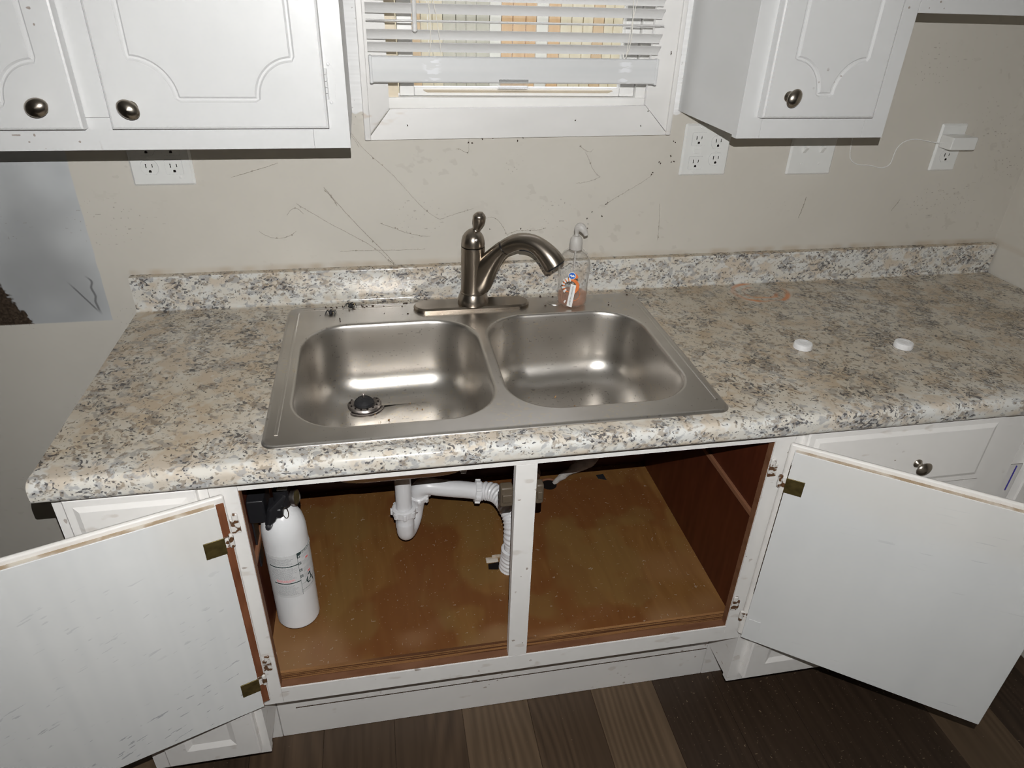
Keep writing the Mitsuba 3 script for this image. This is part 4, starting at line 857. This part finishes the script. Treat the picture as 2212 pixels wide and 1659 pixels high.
obj('corrugated_hose', sweep(fl, rr_, 28), 'm_pvc', PT, smooth=50)
obj('hose_core', tube([(0.064, -0.374, 0.430), (0.063, -0.374, 0.400)], 0.0200), 'm_cap', PT)
obj('coupling', lathe([(0.0208, .010), (0.0240, .010), (.0270, .008), (.0268, -.008), (.0250, -.010), (.0208, -.010)], 36).apply_translation((0.063, -0.374, 0.3960)), 'm_pvc', PT)
lr = spline([(0.063, -0.374, 0.390), (0.061, -0.374, 0.365), (0.059, -0.373, 0.3405)], 60)
obj('hose_foot', sweep(lr, 0.0255 + 0.0022 * (0.5 + 0.5 * np.sin(np.linspace(0, 2 * np.pi * 4.2, 60))), 28), 'm_pvc', PT, smooth=50)
# cross pipe coming from the right bowl, up in the shade of the rail
obj('cross_pipe', cat([tube([(-0.168, -0.30, 0.628), (-0.10, -0.305, 0.630), (-0.04, -0.31, 0.632)], 0.0180), tube([(0.075, -0.315, 0.640), (0.12, -0.32, 0.648), (0.165, -0.33, 0.668), (0.185, -0.345, 0.70), (0.19, -0.36, 0.728)], 0.0180)]), 'm_pvc', PT)
cr = spline([(-0.04, -0.31, 0.632), (0.02, -0.312, 0.636), (0.075, -0.315, 0.640)], 70)
obj('cross_hose', sweep(cr, 0.0190 + 0.002 * (0.5 + 0.5 * np.sin(np.linspace(0, 2 * np.pi * 12, 70))), 24), 'm_pvc', PT, smooth=50)
for c in ((-0.150, -0.301, 0.628), (-0.048, -0.31, 0.632), (0.085, -0.316, 0.642)): obj('slip_nut', nut(c, .026, .016, axis='x'), 'm_pvc', PT)
k = obj('bowl_drain', lathe([(0.0001, 0), (0.030, 0), (0.030, .012), (.022, .016), (.022, .03)], 24).apply_translation((-0.188, -0.30, 0.712)), 'm_pvc', PT)
# hole cut in the floor beside the hose, its splintered rim
HP = thing('wood_offcut', 'splintered wood scrap and dark gap at the foot of the corrugated drain hose', 'wood scrap')
obj('splinter', cat([rbox(0.004, 0.034, -0.352, -0.336, 0.3402, 0.3450, .001), rbox(0.020, 0.046, -0.340, -0.332, 0.3402, 0.3475, .001)]), 'm_tan_wear', HP)
obj('gap', hull([(0.006, -0.372, 0.3402), (0.030, -0.376, 0.3402), (0.036, -0.352, 0.3402), (0.008, -0.3545, 0.3402), (0.006, -0.372, 0.3407), (0.030, -0.376, 0.3407), (0.036, -0.352, 0.3407), (0.008, -0.3545, 0.3407)]), 'm_hole', HP)
# wrapped supply pipe leaving the floor at the back
WP = thing('wrapped_pipe', 'grey cloth-wrapped water pipe rising from a hole at the back of the sink cabinet', 'pipe')
pth = spline([(0.243, -0.070, 0.338), (0.262, -0.064, 0.352), (0.285, -0.060, 0.366), (0.320, -0.058, 0.388), (0.370, -0.055, 0.420), (0.43, -0.05, 0.47), (0.50, -0.05, 0.53)], 60)
rad = np.interp(np.linspace(0, 1, 60), [0, .1, .18, .3, .42, .45, .7, 1], [.006, .010, .009, .020, .022, .014, .012, .012])
wm = sweep(pth, rad, 18); wm.vertices += 0.0045 * (np.stack([meshkit.noise(wm.vertices * 130, s) for s in (1, 2, 3)], 1) - 0.5)
obj('wrapping', wm, 'm_wrap', WP, smooth=60)
obj('floor_hole', lathe([(0.0001, .0008), (0.022, .0008), (0.022, 0)], 28).apply_translation((0.229, -0.074, 0.3400)), 'm_hole', WP)
obj('hole_rim', sweep([(0.229 + .026 * math.cos(a), -0.072 + .022 * math.sin(a), 0.3405) for a in np.linspace(0.1, math.pi, 16)], 0.004, 8), 'm_cleat', WP)
TP = obj('tape_scrap', hull([(0.376, -0.052, 0.3402), (0.398, -0.050, 0.3402), (0.400, -0.078, 0.3402), (0.378, -0.068, 0.3402), (0.376, -0.052, 0.3412), (0.398, -0.050, 0.3412), (0.400, -0.078, 0.3412), (0.378, -0.068, 0.3412)]), 'm_black_rubber')
tag(TP, 'scrap of dark tape stuck on the plywood at the back of the sink cabinet', 'tape')
VB = thing('shutoff_valve', 'corroded grey shutoff valve behind the mullion in the sink cabinet', 'valve')
obj('body', cat([rbox(0.165, 0.200, -0.085, -0.055, 0.375, 0.40, .006), sweep([(0.182, -0.07, 0.339), (0.182, -0.07, 0.38)], .008, 12)]), 'm_wrap', VB)
obj('handle', xf(lathe([(.0001, .008), (.014, .006), (.015, 0), (.0001, 0)], 16), frame_mat((0.182, -0.086, 0.388), (1, 0, 0), (0, 0, 1), (0, -1, 0))), 'm_strainer', VB)

# ---- fire extinguisher
EX = thing('fire_extinguisher', 'white fire extinguisher with black valve hanging inside the left of the sink cabinet', 'fire extinguisher')
EXX, EXY, EZ, ER = -0.4335, -0.4600, 0.3640, 0.0445
obj('cylinder', lathe([(0.0001, .004), (.036, .002), (.0425, .0015), (ER, .006), (ER, .245), (.0435, .262), (.0400, .280), (.0335, .294), (.0250, .304), (.0170, .310), (.0145, .316), (.0001, .316)], 56).apply_translation((EXX, EXY, EZ)), 'm_extinguisher', EX, smooth=40)
AE = math.atan2(CAM[1] - EXY, CAM[0] - EXX)
er = lambda z: ER
def edecal(name, mesh_or_poly, mat, off=.0003):
    m = mesh_or_poly if isinstance(mesh_or_poly, trimesh.Trimesh) else extr(mesh_or_poly, .0002)
    return obj(name, wrap(m, EXX, EXY, EZ, er, AE, off, 0.006), mat, EX, smooth=40)
zl0, zl1 = 0.098, 0.214
LS = 0.0150            # seam between the two label columns
edecal('label_sheet', sg.box(-0.052, zl0, LS, zl1), 'm_label')
edecal('instruction_sheet', sg.box(LS + .0004, zl0 + .004, 0.075, zl1), 'm_label')
edecal('rule', sg.box(-0.046, 0.1840, LS, 0.1862), 'm_ink', .0006); edecal('rule', sg.box(-0.040, 0.1375, LS, 0.1397), 'm_ink', .0006)
edecal('seam_line', unary_union([sg.box(LS - .0002, zl0, LS + .0003, zl1), sg.box(LS, .127, .07, .1274), sg.box(LS, .1105, .07, .1109)]), 'm_ink', .0006)
def lines(x0, x1, z0, z1, n, seed, fill=.62):
    r = np.random.default_rng(seed); out = []
    dz = (z1 - z0) / n
    for k in range(n):
        z = z0 + k * dz; x_ = x0; xe = x1 - r.random() * (x1 - x0) * .25
        while x_ < xe:
            w = .002 + .005 * r.random(); out.append(sg.box(x_, z, min(x_ + w, xe), z + dz * fill)); x_ += w + .0008
    return unary_union(out)
def fine_print(*a, mat='m_print'):
    k = edecal('fine_print', lines(*a), mat, .0006); labels[k] = {'label': 'lines of fine print', 'kind': 'stuff'}
fine_print(-0.046, 0.011, 0.1900, 0.2085, 7, 1, .55)
fine_print(-0.044, 0.012, 0.1500, 0.1810, 12, 2, .55)
fine_print(-0.040, 0.010, 0.1050, 0.1340, 10, 3, .5)
edecal('pink_notice', lines(-0.034, 0.006, 0.1415, 0.1490, 3, 4, .85), 'm_pink', .0006)
edecal('title_bar', sg.box(LS, .2075, .075, zl1).union(sg.box(LS, .2000, LS + .0065, .21)), 'm_ink', .0006)
t_ = meshkit.text_mesh('INSTRUCTIONS', .0042, .0002, True); t_.apply_translation((LS + .009, .2087, 0)); edecal('title', t_, 'm_white_print', .0010)
for kk, zz_ in enumerate((.2010, .1815, .1625, .1455)):
    edecal('step_box', sg.box(LS + .0006, zz_ - .0002, LS + .0066, zz_ + .0066), 'm_ink', .0008)
    edecal('step_face', sg.box(LS + .0018, zz_ + .0008, LS + .0056, zz_ + .0055), 'm_label', .0011)
    t_ = meshkit.text_mesh(str(kk + 1), .0036, .0002, True); t_.apply_translation((LS + .0026, zz_ + .0013, 0)); edecal('step_number', t_, 'm_ink', .0014)
    fine_print(LS + .0095, .052, zz_ - .0055, zz_ + .0065, 4, 10 + kk, .45)
edecal('red_mark', unary_union([sg.box(.033, .1885, .040, .1915), sg.box(.034, .1500, .041, .1530)]), 'm_red', .0012)
edecal('hand_pictogram', unary_union([sg.LineString([(.031, .136), (.028, .130), (.031, .122), (.036, .1215)]).buffer(.0014), sg.LineString([(.034, .142), (.039, .146), (.041, .132), (.037, .127)]).buffer(.0012), sg.LineString([(.044, .130), (.046, .118)]).buffer(.0012)]), 'm_ink', .0008)
HZ = EZ + .316
obj('valve', cat([lathe([(0.0001, -.004), (.0165, -.004), (.0180, .006), (.0150, .014), (.0150, .034), (.0001, .036)], 28).apply_translation((EXX + .006, EXY, HZ)), rbox(EXX - .020, EXX + .010, EXY - .034, EXY + .01, HZ - .012, HZ + .012, .005)]), 'm_black', EX)
obj('lever', cat([hull(np.vstack([SPH[8] * .0065 + p for p in ((EXX + .012, EXY - .014, HZ + .026), (EXX - .012, EXY - .034, HZ + .012), (EXX - .018, EXY - .042, HZ - .014), (EXX - .010, EXY - .036, HZ - .010))])),
                  xf(lathe([(.0001, .006), (.0050, .0055), (.0062, 0), (.0062, -.014), (.0001, -.015)], 20), rot((1, 0, 0), 62)).apply_translation((EXX - .018, EXY - .046, HZ - .018))]), 'm_black', EX)
obj('pull_pin', rbox(EXX + .000, EXX + .020, EXY - .006, EXY + .002, HZ + .0345, HZ + .0385, .001), 'm_plate', EX)
ax = np.array([0.95, -0.25, 0.16]); ax /= np.linalg.norm(ax); ex_ = np.cross((0, 0, 1), ax); ex_ /= np.linalg.norm(ex_)
GM = frame_mat((EXX + .028, EXY - .010, HZ + .020), ex_, np.cross(ax, ex_), ax)
obj('gauge', xf(lathe([(.0001, 0), (.0150, 0), (.0165, .002), (.0165, .0085), (.0150, .0100), (.0138, .0085), (.0001, .0085)], 32), GM), 'm_strainer', EX)
obj('gauge_face', xf(lathe([(.0001, .0092), (.0136, .0092), (.0136, .0080)], 28), GM), 'm_brass', EX)
obj('pin_ring', sweep([(EXX + .014 + .010 * math.cos(a) * .5, EXY - .026, HZ - .004 + .014 * math.sin(a)) for a in np.linspace(0, 2 * np.pi, 28)], .0009, 8, cap=False), 'm_nickel', EX)
obj('bracket', cat([rbox(-0.4896, -0.4560, EXY - .030, EXY + .040, HZ - .022, HZ + .034, .004), rbox(-0.4896, -0.4860, EXY - .015, EXY + .02, HZ - .15, HZ - .02, .001)]), 'm_black', EX)

# ------------------------------------------------------------------ cobwebs, grime and litter
CW = []
def strand(pts, r=.00035, n=24, lumps=0, seed=0):
    q = spline(pts, n); rg = np.random.default_rng(seed); q[:, :] += (rg.random(q.shape) - .5) * .0012; q[:, 1] = np.minimum(q[:, 1], -.0008)
    CW.append(sweep(q, r * .72, 5))
    for _ in range(lumps):
        i_ = rg.integers(1, n - 1); s = trimesh.creation.icosphere(0); s.apply_scale(np.array([.0010, .0008, .0013]) * (0.6 + rg.random())); s.apply_translation(q[i_] + (rg.random(3) - .5) * .003 * np.array([1, .2, 1])); CW.append(s)
def wxz(px, py, y=-.004):
    d = FWD + np.array([0.98230258, -0.18488898, 0.02996166]) * (px - 1106) / 1497.16 - UPV * (py - 829.5) / 1497.16
    t = (y - CAM[1]) / d[1]; q = CAM + d * t; return (float(q[0]), y, float(q[2]))
W_ = lambda pts, **k: strand([wxz(*p) for p in pts], **k)
W_([(757, 285), (800, 335), (850, 380), (895, 430), (950, 474)], lumps=4, seed=1)
W_([(950, 474), (985, 462), (1022, 451)], lumps=2, seed=2)
W_([(700, 405), (740, 452), (790, 505), (835, 550), (868, 590)], r=.0006, lumps=8, seed=3)
W_([(640, 440), (690, 470), (745, 500), (800, 530), (845, 572)], r=.0004, lumps=5, seed=4)
W_([(838, 560), (855, 578), (866, 596), (880, 612)], r=.0009, lumps=26, seed=5)
W_([(700, 410), (715, 425), (728, 445)], r=.0006, lumps=3, seed=6)
W_([(560, 500), (600, 515), (640, 500)], r=.0004, lumps=3, seed=7)
W_([(620, 465), (640, 450), (655, 462)], r=.0004, lumps=2, seed=8)
W_([(820, 482), (848, 492), (880, 503), (930, 510)], r=.0004, lumps=5, seed=9)
W_([(1048, 472), (1072, 473), (1085, 488), (1096, 508)], lumps=3, seed=10)
W_([(1096, 508), (1120, 498), (1145, 497), (1180, 492)], lumps=4, seed=11)
W_([(1265, 330), (1275, 352), (1285, 372), (1297, 382)], lumps=3, seed=12)
W_([(1297, 382), (1270, 392), (1245, 396)], lumps=1, seed=13)
W_([(1308, 442), (1325, 430), (1350, 415), (1385, 395), (1412, 375)], r=.0004, lumps=4, seed=14)
W_([(985, 322), (1000, 326), (1010, 330), (1013, 305), (1040, 300)], lumps=4, seed=15)
W_([(1250, 315), (1265, 325), (1275, 328), (1282, 322)], lumps=2, seed=16)
W_([(755, 290), (770, 308), (775, 318)], r=.0003, lumps=0, seed=17)
W_([(735, 543), (800, 541), (850, 540), (918, 538)], r=.0004, lumps=2, seed=18)
W_([(1425, 440), (1424, 480), (1420, 520)], r=.0003, lumps=3, seed=19)
W_([(1725, 470), (1735, 445), (1742, 425)], r=.0006, lumps=5, seed=20)
W_([(500, 384), (530, 374), (570, 362), (600, 352)], r=.0004, lumps=3, seed=21)
W_([(1925, 455), (1945, 430)], r=.0005, lumps=2, n=8, seed=22)
k = obj('cobweb', cat(CW), 'm_web', smooth=False); tag(k, 'dusty cobweb strands clinging to the wall around the faucet', 'cobweb', kind='stuff')

def blob(p, s, seed):
    rg = np.random.default_rng(seed); b_ = trimesh.creation.icosphere(1); b_.vertices *= (0.75 + 0.5 * rg.random((len(b_.vertices), 1))); b_.apply_scale(s); b_.apply_transform(rot((0, 1, 0), rg.random() * 180)); b_.apply_translation(p); return b_
FS = []
spots = [(1455, 305), (1459, 308), (1449, 337), (1456, 349), (1450, 350), (1424, 350), (1427, 353), (1410, 373), (1407, 377), (1313, 437), (1309, 441), (1279, 458), (1268, 472), (1300, 467), (1269, 493), (1058, 495), (1145, 498), (1125, 494), (1012, 308), (1020, 309), (1010, 330), (1042, 300), (1130, 297), (1118, 304), (1065, 298), (1184, 206), (1450, 116), (1450, 112), (1310, 224), (1322, 187), (1270, 484), (1400, 240), (1384, 272), (800, 155), (880, 271), (1243, 260), (1245, 218)]
for j, (px, py) in enumerate(spots):
    yy = -.0008
    c = wxz(px, py, yy)
    if 1.287 < c[2] < 1.352 and -0.21 < c[0] < 0.468: c = wxz(px, py, -.0165)
    if c[2] >= 1.352 and c[0] < 0.405 : continue
    if c[2] > 1.30 and 0.405 < c[0] < 0.468: c = wxz(px, py, -.0165)
    FS.append(blob(c, np.array([.0011, .0008, .0019]) * (0.8 + 0.5 * rng.random()), j))
k = obj('fly_specks', cat(FS), 'm_grime', smooth=False); tag(k, 'dark fly specks dotted over the wall and window casing', 'specks', kind='stuff')
LT = []
for j in range(70):
    x_ = rng.uniform(-0.40, 0.40); y_ = rng.uniform(-0.075, -0.054) if j < 45 else rng.uniform(-0.14, -0.06)
    if -0.14 < x_ < 0.15 and y_ < -0.055: continue
    if 0.19 < x_ < 0.29 and y_ < -0.06: continue
    LT.append(blob((x_, y_, ZR + .0006), np.array([.0022, .0016, .0010]) * (0.5 + rng.random()), 100 + j))
k = obj('ledge_litter', cat(LT), 'm_grime', smooth=False); tag(k, 'dark crumbs and dirt scattered along the back ledge of the sink', 'dirt', kind='stuff')
LT = []
for j in range(44):
    x_ = rng.uniform(-0.30, -0.08) if j < 26 else rng.uniform(0.10, 0.30); y_ = rng.uniform(-0.46, -0.22)
    if math.hypot(x_ + .261, y_ + .222) < .05: continue
    LT.append(blob((x_, y_, ZR - 0.176 + .0062 + (0.004 if x_ > 0 else 0)), np.array([.0020, .0015, .0009]) * (0.4 + rng.random()), 300 + j))
k = obj('bowl_litter', cat(LT), 'm_crumb', smooth=False); tag(k, 'brown crumbs and leaf bits lying in the sink bowls', 'crumbs', kind='stuff')
